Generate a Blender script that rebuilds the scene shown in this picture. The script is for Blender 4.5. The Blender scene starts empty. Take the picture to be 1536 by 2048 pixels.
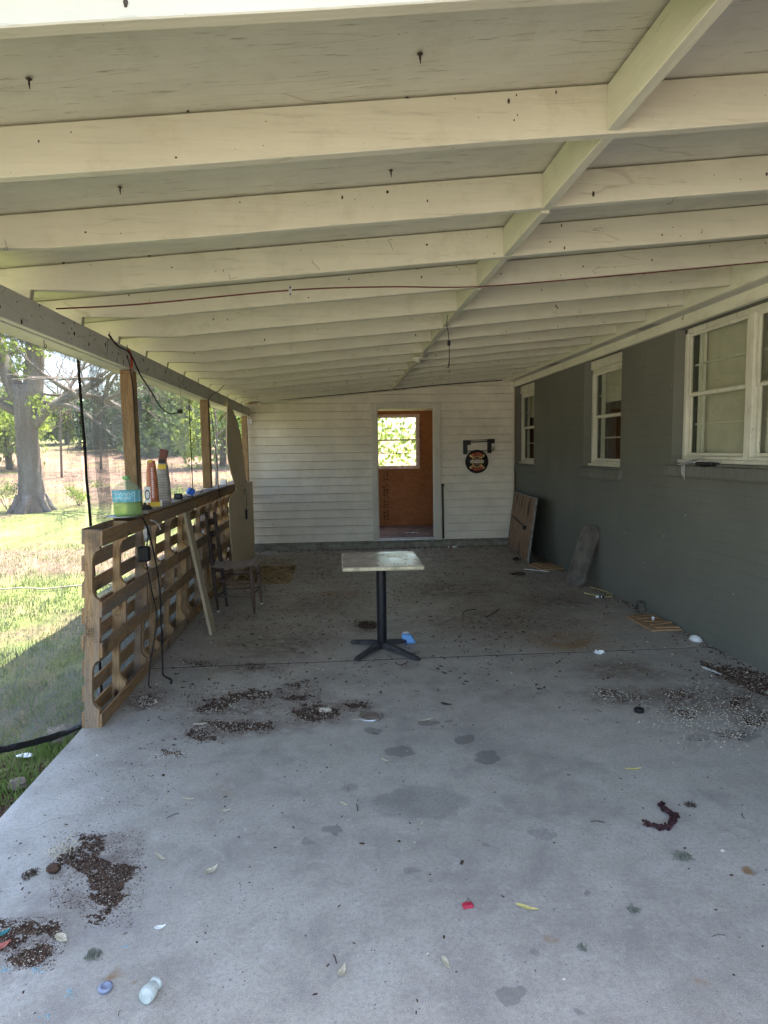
import bpy, math, random
from mathutils import Vector, Matrix, noise, Euler
PI=math.pi
S=bpy.context.scene
COL=S.collection
rnd=random.Random(7)

# ------------------------------------------------------------------ camera
F,PITCH,YAW,ROLL,H=1290.0,-0.0954172,0.0734569,-0.0144757,1.66
_cy,_sy,_cp,_sp=math.cos(YAW),math.sin(YAW),math.cos(PITCH),math.sin(PITCH)
FW=Vector((_sy*_cp,_cy*_cp,_sp)); RT=Vector((_cy,-_sy,0)); UP=RT.cross(FW)
R2=RT*math.cos(ROLL)+UP*math.sin(ROLL); U2=UP*math.cos(ROLL)-RT*math.sin(ROLL)
cd=bpy.data.cameras.new('camera'); cam=bpy.data.objects.new('camera',cd); COL.objects.link(cam)
cd.sensor_fit='VERTICAL'; cd.sensor_height=24.0; cd.lens=24.0*F/2048.0; cd.clip_start=0.05; cd.clip_end=2000
cam.matrix_world=Matrix((( R2.x,U2.x,-FW.x,0),(R2.y,U2.y,-FW.y,0),(R2.z,U2.z,-FW.z,H),(0,0,0,1)))
S.camera=cam
# ------------------------------------------------------------------ sky, sun, exposure
SUNV=Vector((0.30,0.17,0.94)).normalized()
w=bpy.data.worlds.new('World'); S.world=w; w.use_nodes=True
wn=w.node_tree; bg=wn.nodes['Background']; sky=wn.nodes.new('ShaderNodeTexSky'); sky.sky_type='NISHITA'
sky.sun_disc=False; sky.sun_elevation=math.asin(SUNV.z); sky.sun_rotation=math.atan2(SUNV.x,SUNV.y)
sky.air_density=1.0; sky.dust_density=3.0; sky.ozone_density=1.0
wn.links.new(sky.outputs[0],bg.inputs[0]); bg.inputs[1].default_value=0.14
sl=bpy.data.lights.new('sun','SUN'); sl.energy=5.0; sl.angle=math.radians(0.5); sl.color=(1.0,0.94,0.82)
sun=bpy.data.objects.new('sun',sl); COL.objects.link(sun); sun.rotation_euler=SUNV.to_track_quat('Z','Y').to_euler()
sun.location=(0,0,30)
S.view_settings.view_transform='Standard'; S.view_settings.look='None'; S.view_settings.gamma=1
S.view_settings.exposure=2.88
S.render.engine='CYCLES'
try:
    S.cycles.max_bounces=8; S.cycles.diffuse_bounces=5; S.cycles.transparent_max_bounces=14; S.cycles.sample_clamp_indirect=6
except Exception: pass

def fl(px,py,z=0.0):
    """point of the ground where a line of sight meets it (coordinates of the photograph)"""
    d=FW+R2*((px-768)/F)-U2*((py-1024)/F); t=(z-H)/d.z
    return Vector((d.x*t,d.y*t,z))

# ------------------------------------------------------------------ object helpers
def tag(o,label=None,cat=None,group=None,kind=None):
    if label: o['label']=label
    if cat: o['category']=cat
    if group: o['group']=group
    if kind: o['kind']=kind
    return o
def empty(name,loc=(0,0,0),label=None,cat=None,group=None,rot=(0,0,0)):
    o=bpy.data.objects.new(name,None); o.empty_display_size=0.1; COL.objects.link(o); o.location=loc; o.rotation_euler=rot
    return tag(o,label,cat,group)
class MB:
    def __init__(s): s.v=[];s.f=[]
    def add(s,vs,fs):
        b=len(s.v); s.v+= [tuple(v) for v in vs]; s.f+=[tuple(b+i for i in f) for f in fs]; return s
    def box(s,a,b,m=None):
        x0,y0,z0=a;x1,y1,z1=b
        vs=[Vector(p) for p in((x0,y0,z0),(x1,y0,z0),(x1,y1,z0),(x0,y1,z0),(x0,y0,z1),(x1,y0,z1),(x1,y1,z1),(x0,y1,z1))]
        if m: vs=[m@v for v in vs]
        return s.add(vs,[(0,3,2,1),(4,5,6,7),(0,1,5,4),(1,2,6,5),(2,3,7,6),(3,0,4,7)])
    def hexa(s,p):  # 8 points, bottom 4 ccw, top 4
        return s.add(p,[(0,3,2,1),(4,5,6,7),(0,1,5,4),(1,2,6,5),(2,3,7,6),(3,0,4,7)])
    def tube(s,pts,r,n=8,caps=True):
        pts=[Vector(p) for p in pts]; N=len(pts)
        rr=r if isinstance(r,(list,tuple)) else [r]*N
        b=len(s.v); up=None
        for i,p in enumerate(pts):
            t=(pts[min(i+1,N-1)]-pts[max(i-1,0)]).normalized()
            if up is None:
                up=Vector((0,0,1)) if abs(t.z)<.9 else Vector((1,0,0))
            a=(up-t*up.dot(t)).normalized(); c=t.cross(a); up=a
            for k in range(n):
                th=2*PI*k/n; s.v.append(tuple(p+(a*math.cos(th)+c*math.sin(th))*rr[i]))
        for i in range(N-1):
            for k in range(n):
                k2=(k+1)%n; s.f.append((b+i*n+k,b+i*n+k2,b+(i+1)*n+k2,b+(i+1)*n+k))
        if caps:
            s.f.append(tuple(b+k for k in range(n))[::-1]); s.f.append(tuple(b+(N-1)*n+k for k in range(n)))
        return s
    def lathe(s,prof,c=(0,0,0),n=24,m=None,sx=1,sy=1):
        b=len(s.v); c=Vector(c)
        for r,z in prof:
            for k in range(n):
                th=2*PI*k/n; p=Vector((r*math.cos(th)*sx,r*math.sin(th)*sy,z))
                s.v.append(tuple((m@p if m else p)+c))
        for i in range(len(prof)-1):
            for k in range(n):
                k2=(k+1)%n; s.f.append((b+i*n+k,b+i*n+k2,b+(i+1)*n+k2,b+(i+1)*n+k))
        if prof[0][0]>1e-4: s.f.append(tuple(b+k for k in range(n))[::-1])
        if prof[-1][0]>1e-4: s.f.append(tuple(b+(len(prof)-1)*n+k for k in range(n)))
        return s
    def prism(s,pts,d):   # polygon pts (3d) extruded by vector d
        n=len(pts); d=Vector(d); P=[Vector(p) for p in pts]
        return s.add(P+[p+d for p in P],[tuple(range(n))[::-1],tuple(range(n,2*n))]+[(i,(i+1)%n,n+(i+1)%n,n+i) for i in range(n)])
    def build(s,name,mat,parent=None,bevel=0,smooth=False,seg=1,subsurf=0):
        me=bpy.data.meshes.new(name); me.from_pydata(s.v,[],s.f); me.validate(); me.update()
        if mat: me.materials.append(mat)
        if smooth:
            for p in me.polygons: p.use_smooth=True
        o=bpy.data.objects.new(name,me); COL.objects.link(o)
        if parent: o.parent=parent
        if bevel:
            md=o.modifiers.new('b','BEVEL'); md.width=bevel; md.segments=seg; md.limit_method='ANGLE'; md.angle_limit=0.6
        if subsurf:
            md=o.modifiers.new('s','SUBSURF'); md.levels=subsurf; md.render_levels=subsurf
        return o
def curve3(pts,n=6):   # catmull-rom
    P=[Vector(p) for p in pts]; out=[]
    for i in range(len(P)-1):
        a=P[max(i-1,0)];b=P[i];c=P[i+1];d=P[min(i+2,len(P)-1)]
        for k in range(n):
            t=k/n; out.append(0.5*((2*b)+(c-a)*t+(2*a-5*b+4*c-d)*t*t+(3*b-a-3*c+d)*t**3))
    out.append(P[-1]); return out
def text(s,name,size,mw,mat,parent=None,ext=0.0008):
    cu=bpy.data.curves.new(name,'FONT'); cu.body=s; cu.size=size; cu.align_x='CENTER'; cu.align_y='CENTER'; cu.extrude=ext; cu.resolution_u=3
    t=bpy.data.objects.new('tmp',cu); me=bpy.data.meshes.new_from_object(t); bpy.data.objects.remove(t)
    me.transform(mw); me.materials.clear(); me.materials.append(mat)
    o=bpy.data.objects.new(name,me); COL.objects.link(o)
    if parent: o.parent=parent
    return o
def copy_tree(o,parent=None):
    c=o.copy(); COL.objects.link(c)
    if parent: c.parent=parent
    for ch in list(o.children): copy_tree(ch,c)
    return c

# ------------------------------------------------------------------ material helpers
class NT:
    def __init__(s,name):
        s.m=bpy.data.materials.new(name); s.m.use_nodes=True; s.t=s.m.node_tree; s.b=s.t.nodes['Principled BSDF']
        s.pos=s.t.nodes.new('ShaderNodeNewGeometry').outputs['Position']
    def n(s,ty,**kw):
        nd=s.t.nodes.new(ty)
        for k,v in kw.items():
            if k.startswith('i_'):
                key=k[2:]; key=int(key) if key.isdigit() else key
                s.set(nd.inputs[key],v)
            else: setattr(nd,k,v)
        return nd
    def set(s,inp,v):
        if isinstance(v,bpy.types.NodeSocket): s.t.links.new(v,inp)
        else: inp.default_value=v
    def obj(s): return s.n('ShaderNodeTexCoord').outputs['Object']
    def map(s,vec,sc=(1,1,1),loc=(0,0,0),rot=(0,0,0)):
        return s.n('ShaderNodeMapping',i_Vector=vec,i_Scale=sc,i_Location=loc,i_Rotation=rot).outputs[0]
    def noise(s,vec,scale=5,detail=4,rough=.55,dist=0):
        return s.n('ShaderNodeTexNoise',i_Vector=vec,i_Scale=scale,i_Detail=detail,i_Roughness=rough,i_Distortion=dist).outputs[0]
    def vor(s,vec,scale=5,feature='F1',rand=1,out='Distance'):
        return s.n('ShaderNodeTexVoronoi',feature=feature,i_Vector=vec,i_Scale=scale,i_Randomness=rand).outputs[out]
    def rng(s,f,a,b,c=0,d=1,smooth=True):
        nd=s.n('ShaderNodeMapRange',interpolation_type='SMOOTHSTEP' if smooth else 'LINEAR')
        s.set(nd.inputs['Value'],f); nd.inputs['From Min'].default_value=a; nd.inputs['From Max'].default_value=b
        nd.inputs['To Min'].default_value=c; nd.inputs['To Max'].default_value=d; return nd.outputs[0]
    def math(s,op,a,b=0.0,c=0.0):
        nd=s.n('ShaderNodeMath',operation=op); s.set(nd.inputs[0],a); s.set(nd.inputs[1],b); s.set(nd.inputs[2],c); return nd.outputs[0]
    def mix(s,f,a,b,mode='MIX'):
        nd=s.n('ShaderNodeMix',data_type='RGBA',blend_type=mode)
        s.set(nd.inputs[0],f)
        for i,v in ((6,a),(7,b)):
            if isinstance(v,(tuple,list)): v=tuple(v)+((1,) if len(v)==3 else ())
            s.set(nd.inputs[i],v)
        return nd.outputs[2]
    def sep(s,v): nd=s.n('ShaderNodeSeparateXYZ'); s.set(nd.inputs[0],v); return nd.outputs
    def comb(s,x,y,z): nd=s.n('ShaderNodeCombineXYZ'); s.set(nd.inputs[0],x);s.set(nd.inputs[1],y);s.set(nd.inputs[2],z); return nd.outputs[0]
    def bump(s,h,st=.3,dist=.01):
        nd=s.n('ShaderNodeBump',i_Strength=st,i_Distance=dist,i_Height=h); s.t.links.new(nd.outputs[0],s.b.inputs['Normal']); return nd.outputs[0]
    def out(s,col=None,rough=None,metal=None,spec=None):
        if col is not None:
            if isinstance(col,(tuple,list)): col=tuple(col)+((1,) if len(col)==3 else ())
            s.set(s.b.inputs['Base Color'],col)
        if rough is not None: s.set(s.b.inputs['Roughness'],rough)
        if metal is not None: s.set(s.b.inputs['Metallic'],metal)
        if spec is not None: s.set(s.b.inputs['Specular IOR Level'],spec)
        return s.m
def simple(name,col,rough=.6,metal=0,var=.25,scale=18,bump=.1,spec=.4):
    t=NT(name); p=t.obj(); n=t.noise(p,scale,5,.6); n2=t.noise(p,scale*6,3,.6)
    c=t.mix(t.rng(n,.3,.7),tuple(x*(1-var) for x in col),tuple(min(1,x*(1+var*.6)) for x in col))
    t.bump(n2,bump,.004); return t.out(c,rough,metal,spec)

def paint(name,col,axis=0,dirt=.35,speck=.5,grain=.35,spots=True,rough=.55):
    """old brushed paint over timber: grain lines, fly specks, soft grime"""
    t=NT(name); p=t.pos
    sc=[22,22,22]; sc[axis]=1.6
    g=t.noise(t.map(p,tuple(sc)),1.0,7,.7,.3); sc2=[x*4 for x in sc]; sc2[axis]=5
    g2=t.noise(t.map(p,tuple(sc2)),1.0,4,.7)
    big=t.noise(p,2.3,5,.6)
    c=t.mix(t.rng(big,.35,.75),tuple(x*(1-.10*dirt*2) for x in col),col)
    # cracks along grain
    crack=t.math('MULTIPLY',t.rng(g2,.56,.66),t.rng(g,.46,.60)); c=t.mix(t.rng(g,.38,.64,0,.22),c,tuple(x*.74 for x in col)); c=t.mix(t.rng(t.noise(t.map(p,(1.7,1.7,1.7),(3,3,3)),4.0,5,.7),.50,.72,0,.30),c,(col[0]*.62,col[1]*.58,col[2]*.50)); c=t.mix(t.math('MULTIPLY',crack,grain),c,(col[0]*.45,col[1]*.42,col[2]*.38))
    lc=t.n('ShaderNodeTexVoronoi',feature='DISTANCE_TO_EDGE',i_Vector=t.n('ShaderNodeVectorMath',operation='ADD',i_0=t.map(p,tuple(.55 if i==axis else 7 for i in range(3))),i_1=t.map(t.n('ShaderNodeTexNoise',i_Vector=p,i_Scale=3.0).outputs[1],(.28,.28,.28))).outputs[0],i_Scale=1.0).outputs['Distance']
    c=t.mix(t.math('MULTIPLY',t.rng(lc,.011,.002),t.rng(t.noise(t.map(p,(1,1,1),(9,2,5)),2.2,3),.50,.60,0,min(.55,grain))),c,(col[0]*.50,col[1]*.46,col[2]*.40))
    grime=t.rng(t.noise(t.map(p,(3,3,6)),1.3,7,.72,.6),.62,.78); c=t.mix(t.math('MULTIPLY',grime,dirt*.5),c,(.33,.28,.19))
    if spots:
        d=t.vor(p,26); keep=t.rng(t.noise(p,5.0,2),.50,.60)
        m=t.math('MULTIPLY',t.rng(d,.075,.045),keep); c=t.mix(t.math('MULTIPLY',m,speck),c,(.07,.055,.04))
        d2=t.vor(t.map(p,(1,1,1),(3.1,1.7,.4)),9); m2=t.rng(d2,.035,.020); c=t.mix(t.math('MULTIPLY',m2,speck),c,(.06,.045,.035))
    h=t.math('ADD',t.math('MULTIPLY',g,.6),t.math('MULTIPLY',g2,.5)); t.bump(h,.45,.005)
    return t.out(c,rough,0,.35)

def wood(name,c1,c2,axis=2,stretch=14,grey=.0,knots=True,rough=.75,stain=.3,local=True):
    t=NT(name); p=t.obj() if local else t.pos
    rn=t.n('ShaderNodeObjectInfo').outputs['Random']
    p=t.n('ShaderNodeVectorMath',operation='ADD',i_0=p,i_1=t.comb(t.math('MULTIPLY',rn,7.3),t.math('MULTIPLY',rn,3.1),t.math('MULTIPLY',rn,11.7))).outputs[0]
    sc=[stretch]*3; sc[axis]=1.0
    q=t.map(p,tuple(sc)); n=t.noise(q,1.6,6,.6,.5)
    ring=t.math('FRACT',t.math('MULTIPLY',n,9.0)); ring=t.math('ABSOLUTE',t.math('SUBTRACT',ring,.5)); r=t.rng(ring,.0,.5)
    c=t.mix(r,c1,c2)
    c=t.mix(t.math('MULTIPLY',rn,.45),c,tuple(x*.55 for x in c1))
    fine=t.noise(t.map(p,tuple(x*5 for x in sc)),1.5,3,.7); c=t.mix(t.rng(fine,.5,.75,0,.35),c,tuple(x*.5 for x in c1))
    if grey: c=t.mix(t.math('MULTIPLY',t.rng(t.noise(q,.5,4,.6),.42,.62),grey),c,(.19,.18,.17))
    if stain: c=t.mix(t.math('MULTIPLY',t.rng(t.noise(p,4.5,5,.65),.55,.72),stain),c,(.055,.038,.026))
    if knots:
        k=t.vor(t.map(p,tuple(6 if i!=axis else 2.2 for i in range(3))),1.0); c=t.mix(t.rng(k,.13,.05),c,(.06,.03,.015))
    t.bump(t.math('ADD',fine,r),.25,.003); return t.out(c,rough,0,.3)

CR=(.63,.61,.49)
M={}
M['rafter']=paint('old cream paint on rafters',CR,0,.45,.75,.35)
M['along']=paint('old cream paint along',CR,1,.45,.75,.35)
M['panel']=paint('painted plywood sheathing',(.62,.605,.50),0,.7,.5,1.0)
M['beam']=paint('painted beam',(.66,.645,.57),1,.5,.9,.45)
M['trim']=paint('painted trim',(.80,.775,.63),1,.5,.6,.4)
M['siding']=paint('painted siding',(.86,.80,.66),0,.9,.9,.15,rough=.42)
M['casing']=paint('painted casing',(.68,.645,.54),2,.6,.8,.5)
M['winframe']=paint('peeling window paint',(.76,.735,.60),2,.9,.9,.9)
# painted brick
def brickmat():
    t=NT('painted brick'); x,y,z=t.sep(t.pos)
    v=t.comb(t.math('ADD',y,t.math('MULTIPLY',x,1.0)),z,0.0)
    br=t.n('ShaderNodeTexBrick',i_Vector=v,i_Scale=1.0); br.offset=.5
    br.inputs['Mortar Size'].default_value=.006; br.inputs['Mortar Smooth'].default_value=.6; br.inputs['Brick Width'].default_value=.305; br.inputs['Row Height'].default_value=.098
    fac=br.outputs['Fac']
    big=t.noise(t.pos,1.1,5,.6); c=t.mix(t.rng(big,.3,.7),(.142,.144,.116),(.172,.173,.140))
    c=t.mix(t.math('MULTIPLY',fac,t.rng(t.noise(t.pos,3.5,3),.40,.68,.02,.38)),c,(.09,.095,.085))
    sp=t.math('MULTIPLY',t.rng(t.vor(t.map(t.pos,(1,9,5)),1.0),.055,.03),t.rng(t.noise(t.pos,3,2),.48,.55)); c=t.mix(sp,c,(.5,.5,.46))
    dk=t.rng(t.vor(t.map(t.pos,(1,4,4),(0,2,5)),2.6),.06,.03); c=t.mix(dk,c,(.03,.03,.028))
    h=t.math('SUBTRACT',t.math('ADD',t.math('MULTIPLY',t.noise(t.pos,38,4,.7),.35),t.math('MULTIPLY',t.noise(t.pos,7,3),.5)),t.math('MULTIPLY',fac,.7))
    t.bump(h,.34,.005); return t.out(c,.78,0,.3)
M['brick']=brickmat()
def concrete():
    t=NT('worn concrete'); p=t.pos; x,y,z=t.sep(p)
    a=t.noise(p,.9,6,.62,.4); b=t.noise(p,4.2,7,.68,.3); f=t.noise(p,60,5,.75); ff=t.noise(p,260,2,.7)
    wq0=p; c=t.mix(t.rng(a,.33,.68),(.315,.288,.243),(.455,.42,.352))
    b2=t.noise(t.map(p,(1,1,1),(4,1,0)),13,6,.7,.5); c=t.mix(t.rng(b,.42,.70,0,.6),c,(.51,.475,.42)); c=t.mix(t.rng(b,.50,.28,0,.6),c,(.25,.225,.21)); c=t.mix(t.rng(b2,.55,.75,0,.45),c,(.20,.19,.185)); c=t.mix(t.rng(b2,.45,.30,0,.35),c,(.58,.55,.50))
    c=t.mix(t.rng(f,.42,.66,0,.42),c,(.19,.175,.165)); c=t.mix(t.rng(ff,.57,.68,0,.6),c,(.66,.63,.60)); c=t.mix(t.rng(ff,.44,.33,0,.6),c,(.14,.13,.12)); pit=t.vor(t.map(wq0,(1,1,1)),34); c=t.mix(t.math('MULTIPLY',t.rng(pit,.14,.07),t.rng(b,.45,.6)),c,(.09,.08,.07))
    # trodden brown dirt, heaviest deep inside the porch
    deep=t.rng(y,3.9,6.4,.0,1.0)
    n1=t.noise(t.map(p,(1.0,2.2,1)),1.4,8,.70,.7)
    dm=t.math('MULTIPLY',t.rng(n1,.30,.60),t.math('MULTIPLY_ADD',deep,.72,.04)); c=t.mix(dm,c,(.34,.275,.215))
    n2=t.noise(t.map(p,(1.3,3.2,1),(7,3,0)),2.6,9,.74,.9); c=t.mix(t.math('MULTIPLY',t.rng(n2,.55,.70),t.math('MULTIPLY_ADD',deep,.46,.08)),c,(.15,.105,.080))
    n3=t.noise(t.map(p,(1,1,1),(1,9,0)),1.7,5,.6,.3); c=t.mix(t.math('MULTIPLY',t.rng(n3,.60,.72),t.math('MULTIPLY_ADD',deep,.30,.14)),c,(.24,.145,.085))
    # damp rings and oil marks
    wq=t.n('ShaderNodeVectorMath',operation='ADD',i_0=p,i_1=t.map(t.n('ShaderNodeTexNoise',i_Vector=p,i_Scale=9.0,i_Detail=4.0).outputs[1],(.13,.13,0))).outputs[0]
    for px,py,rx,ry,k in STAINS:
        q=fl(px,py); q2=fl(px,py-ry); q3=fl(px+rx,py)
        sx=max((q3-q).length,.01); sy=max((q2-q).length,.01)
        d=t.n('ShaderNodeVectorMath',operation='LENGTH',i_0=t.map(wq,(1/sx,1/sy,0),(-(q.x+.065)/sx,-(q.y+.065)/sy,0))).outputs['Value']
        c=t.mix(t.rng(d,1.12,.88,0,k),c,(.085,.085,.082) if k>0 else (.3,.2,.1))
    for px,py,rx,ry in RUST:
        q=fl(px,py); q2=fl(px,py-ry); q3=fl(px+rx,py); sx=(q3-q).length; sy=(q2-q).length
        d=t.n('ShaderNodeVectorMath',operation='LENGTH',i_0=t.map(wq,(1/sx,1/sy,0),(-(q.x+.065)/sx,-(q.y+.065)/sy,0))).outputs['Value']
        c=t.mix(t.math('MULTIPLY',t.rng(d,1.3,.4),t.rng(b,.4,.6)),c,(.26,.155,.075))
    for px,py,rx,ry in SMEAR:
        q=fl(px,py); q2=fl(px,py-ry); q3=fl(px+rx,py); sx=(q3-q).length; sy=(q2-q).length
        d=t.n('ShaderNodeVectorMath',operation='LENGTH',i_0=t.map(wq,(1/sx,1/sy,0),(-(q.x+.065)/sx,-(q.y+.065)/sy,0))).outputs['Value']
        c=t.mix(t.math('MULTIPLY',t.rng(d,1.5,.3,0,.85),t.rng(b2,.30,.62)),c,(.15,.11,.085))
    # hairline scratches
    s1=t.noise(t.map(p,(38,1.2,1),(0,0,0),(0,0,.4)),1,3,.6); c=t.mix(t.rng(s1,.70,.74,0,.35),c,(.48,.48,.49))
    cr=t.vor(t.map(wq,(.55,.8,1),(2.2,.3,0)),1.0,'DISTANCE_TO_EDGE'); c=t.mix(t.math('MULTIPLY',t.rng(cr,.0022,.0003,0,.30),t.rng(a,.48,.6)),c,(.10,.10,.10))
    t.bump(t.math('ADD',t.math('MULTIPLY',f,.7),t.math('ADD',t.math('MULTIPLY',ff,.4),t.math('MULTIPLY',b,.8))),.30,.004)
    return t.out(c,t.rng(b,.3,.7,.62,.42),0,.45)
STAINS=[(840,1605,95,32,.30),(975,1516,30,13,.55),(930,1478,21,9,.55),(802,1503,30,11,.50),(858,1444,22,5,.55),(746,1460,18,7,.5),(898,1442,9,3,.4),
 (665,1662,22,11,.48),(612,1684,16,8,.35),(1085,1668,20,13,.30),(1016,1981,26,17,.42),(1160,2032,10,9,.4),(734,1250,24,9,.8),(1396,1476,22,7,.35),(1475,1470,40,12,.5),
 (968,1695,7,5,.4),(1175,1792,8,6,.4),(862,1759,7,5,.3),(1062,1902,8,6,.3),(240,1712,32,18,.22),(1515,1745,9,6,.2),(820,1742,9,6,.3),(697,1575,17,7,.3),(1112,1670,10,6,.3)]
SMEAR=[(560,1290,110,26),(1000,1240,150,30),(900,1180,120,18),(1120,1200,90,16),(640,1210,70,16),(1240,1340,90,20),(205,1740,70,75),(60,1885,75,55),(465,1410,110,28),(465,1458,110,20),(630,1424,75,28),(600,1380,50,18),(290,1400,50,22),(1355,1395,60,20),(1470,1410,90,30),(1500,1365,60,26),(1240,1392,80,18),(735,1252,34,12),(500,1335,70,10),(710,1412,40,12)]
RUST=[(1100,1873,20,7),(1402,1964,20,8),(240,1942,16,16),(272,1960,12,6),(450,1578,26,22),(1140,1280,90,20),(690,1190,60,10),(1500,1745,14,8)]
M['concrete']=concrete()
M['footing']=simple('grey green footing',(.27,.255,.205),.8,0,.35,9,.5)
# exterior ground
def groundmat():
    t=NT('lawn soil'); p=t.pos; x,y,z=t.sep(p)
    a=t.noise(p,.55,6,.65); b=t.noise(p,9,6,.7); f=t.noise(p,70,3,.7)
    g=t.mix(t.rng(b,.3,.7),(.085,.125,.030),(.17,.20,.060)); g=t.mix(t.rng(f,.4,.7,0,.5),g,(.26,.25,.13))
    d=t.mix(t.rng(b,.3,.7),(.135,.080,.060),(.235,.155,.125))
    m=t.rng(a,.48,.60); far=t.rng(y,11.0,17.0); far2=t.math('MULTIPLY',t.rng(y,19,23),t.rng(y,60,38))
    m=t.math('MAXIMUM',t.math('MULTIPLY',m,.55),t.math('MULTIPLY',far2,t.rng(t.noise(t.map(p,(.25,.6,1)),1,4),.3,.5,.2,.95)))
    band=t.math('MULTIPLY',t.rng(y,9.2,10.2),t.rng(y,13.2,12.0)); m=t.math('MAXIMUM',m,t.math('MULTIPLY',band,t.rng(b,.3,.55,.3,.95)))
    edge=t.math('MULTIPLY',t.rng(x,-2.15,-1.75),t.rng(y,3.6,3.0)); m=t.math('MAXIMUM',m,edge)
    bounce_gravel=t.mix(t.rng(f,.3,.7),(.40,.36,.30),(.62,.57,.49)); c=t.mix(m,g,d); c=t.mix(t.rng(y,-2.2,-3.2),c,bounce_gravel); nr=t.math('MULTIPLY',t.rng(y,-2.6,-1.6),t.math('MULTIPLY',t.rng(y,1.4,.8),t.rng(x,-2.4,-1.7))); c=t.mix(nr,c,(.07,.055,.042)); c=t.mix(t.math('MULTIPLY',edge,.85),c,t.mix(t.rng(b,.35,.65),(.035,.025,.02),(.11,.085,.065)))  # unseen pale gravel behind the camera added to bounce light; ground before it darkened
    t.bump(t.math('ADD',b,f),.8,.03); return t.out(c,.95,0,.1)
M['ground']=groundmat()
def leafmat(name,a,b,trans=.35):
    t=NT(name); n=t.noise(t.pos,1.3,3,.6); n2=t.noise(t.pos,14,2,.6)
    c=t.mix(t.rng(n,.35,.65),a,b); c=t.mix(t.rng(n2,.4,.7,0,.5),c,tuple(min(1,x*1.6) for x in b))
    t.out(c,.6,0,.25); tr=t.n('ShaderNodeBsdfTranslucent'); t.set(tr.inputs[0],c)
    mx=t.n('ShaderNodeMixShader'); mx.inputs[0].default_value=trans
    t.t.links.new(t.b.outputs[0],mx.inputs[1]); t.t.links.new(tr.outputs[0],mx.inputs[2])
    t.t.links.new(mx.outputs[0],t.t.nodes['Material Output'].inputs[0]); return t.m
M['grass']=leafmat('grass blades',(.08,.13,.028),(.17,.22,.06),.4)
M['leaf_y']=leafmat('young leaves',(.12,.19,.03),(.26,.32,.06),.45)
M['leaf_g']=leafmat('green leaves',(.05,.095,.03),(.11,.17,.05),.35)
M['leaf_d']=leafmat('cedar needles',(.020,.042,.018),(.045,.075,.03),.15)
M['bark']=wood('grey bark',(.075,.058,.048),(.13,.105,.088),2,9,.5,False,.95,.2,False)
M['pal']=wood('pallet pine',(.36,.215,.10),(.56,.37,.19),2,16,.5,True,.8,.6)
M['paly']=wood('pallet boards weathered',(.31,.175,.080),(.47,.30,.150),1,16,.6,True,.8,.7)
M['post']=wood('treated post',(.26,.155,.07),(.40,.26,.125),2,12,.1,True,.7,.25)
M['ledge']=wood('ledge board',(.36,.28,.22),(.52,.43,.36),1,16,.6,True,.7,.25)
M['plank']=wood('pale new plank',(.50,.40,.26),(.64,.54,.37),2,20,.15,False,.65,.08)
M['chair']=wood('dark chair wood',(.10,.060,.042),(.19,.12,.085),2,14,.3,False,.6,.6)
M['chairdark']=wood('darker chair wood',(.040,.025,.020),(.085,.055,.042),2,14,.2,False,.6,.6)  # same chair wood in a darker tone for back legs and slats
M['seat']=wood('seat splints',(.30,.22,.18),(.42,.33,.28),0,20,.5,False,.6,.35)
M['ply']=wood('tan plywood',(.40,.24,.12),(.50,.32,.17),1,9,.1,True,.7,.35)
M['shingle']=wood('split shingle',(.33,.19,.09),(.47,.29,.15),0,18,.1,False,.8,.3)
def osb():
    t=NT('strand board'); p=t.pos
    wq=t.n('ShaderNodeVectorMath',operation='ADD',i_0=p,i_1=t.map(t.n('ShaderNodeTexNoise',i_Vector=p,i_Scale=6.0).outputs[1],(.12,.12,.12))).outputs[0]
    v=t.n('ShaderNodeTexVoronoi',i_Vector=t.map(wq,(16,16,34)),i_Scale=1.0).outputs['Color']; v2=t.n('ShaderNodeTexVoronoi',i_Vector=t.map(wq,(40,40,14),(3,3,3)),i_Scale=1.0).outputs['Color']
    a=t.sep(v)[0]; b=t.sep(v2)[1]
    c=t.mix(a,(.36,.145,.055),(.46,.195,.072)); c=t.mix(t.math('MULTIPLY',b,.32),c,(.34,.12,.035)); c=t.mix(t.rng(t.noise(p,30,4,.7),.6,.75,0,.6),c,(.14,.05,.015))
    c=t.mix(t.rng(t.noise(p,1.5,3),.5,.75,0,.4),c,(.25,.085,.025)); t.bump(t.math('ADD',a,b),.2,.004); return t.out(c,.6,0,.3)
M['osb']=osb()
M['white']=simple('white plastic',(.75,.75,.72),.4,0,.1,30,.05)
M['black']=simple('black rubber',(.012,.012,.013),.5,0,.3,20,.1)
M['pole']=simple('black powder coat',(.012,.013,.016),.35,0,.4,14,.15)
M['basem']=simple('dusty black iron',(.045,.043,.045),.65,0,.6,12,.3)
M['steel']=simple('galvanised steel',(.55,.56,.57),.35,.9,.2,20,.1)
M['rust']=simple('rusty screw',(.07,.05,.045),.7,.5,.3,90,.3)
M['darkmetal']=simple('dark metal',(.05,.05,.045),.5,.3,.5,30,.2)
M['strap']=simple('black webbing',(.008,.008,.009),.8,0,.2,90,.2)
M['cord']=simple('black cord',(.015,.014,.014),.6,0,.2,40,.05)
M['greycord']=simple('grey cord',(.20,.20,.21),.6,0,.1,40,.05)
M['redcord']=simple('red braided cord',(.16,.045,.038),.7,0,.5,160,.4)
M['orange']=simple('orange strap',(.62,.09,.04),.6,0,.2,40,.1)
M['blue']=simple('blue plastic',(.13,.33,.66),.35,0,.1,20,.05)
M['bluebox']=simple('blue card',(.03,.14,.55),.5,0,.1,20,.05)
M['yellow']=simple('yellow card',(.72,.50,.05),.5,0,.1,20,.05)
M['paper']=simple('white paper',(.78,.78,.76),.7,0,.08,30,.1)
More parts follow.
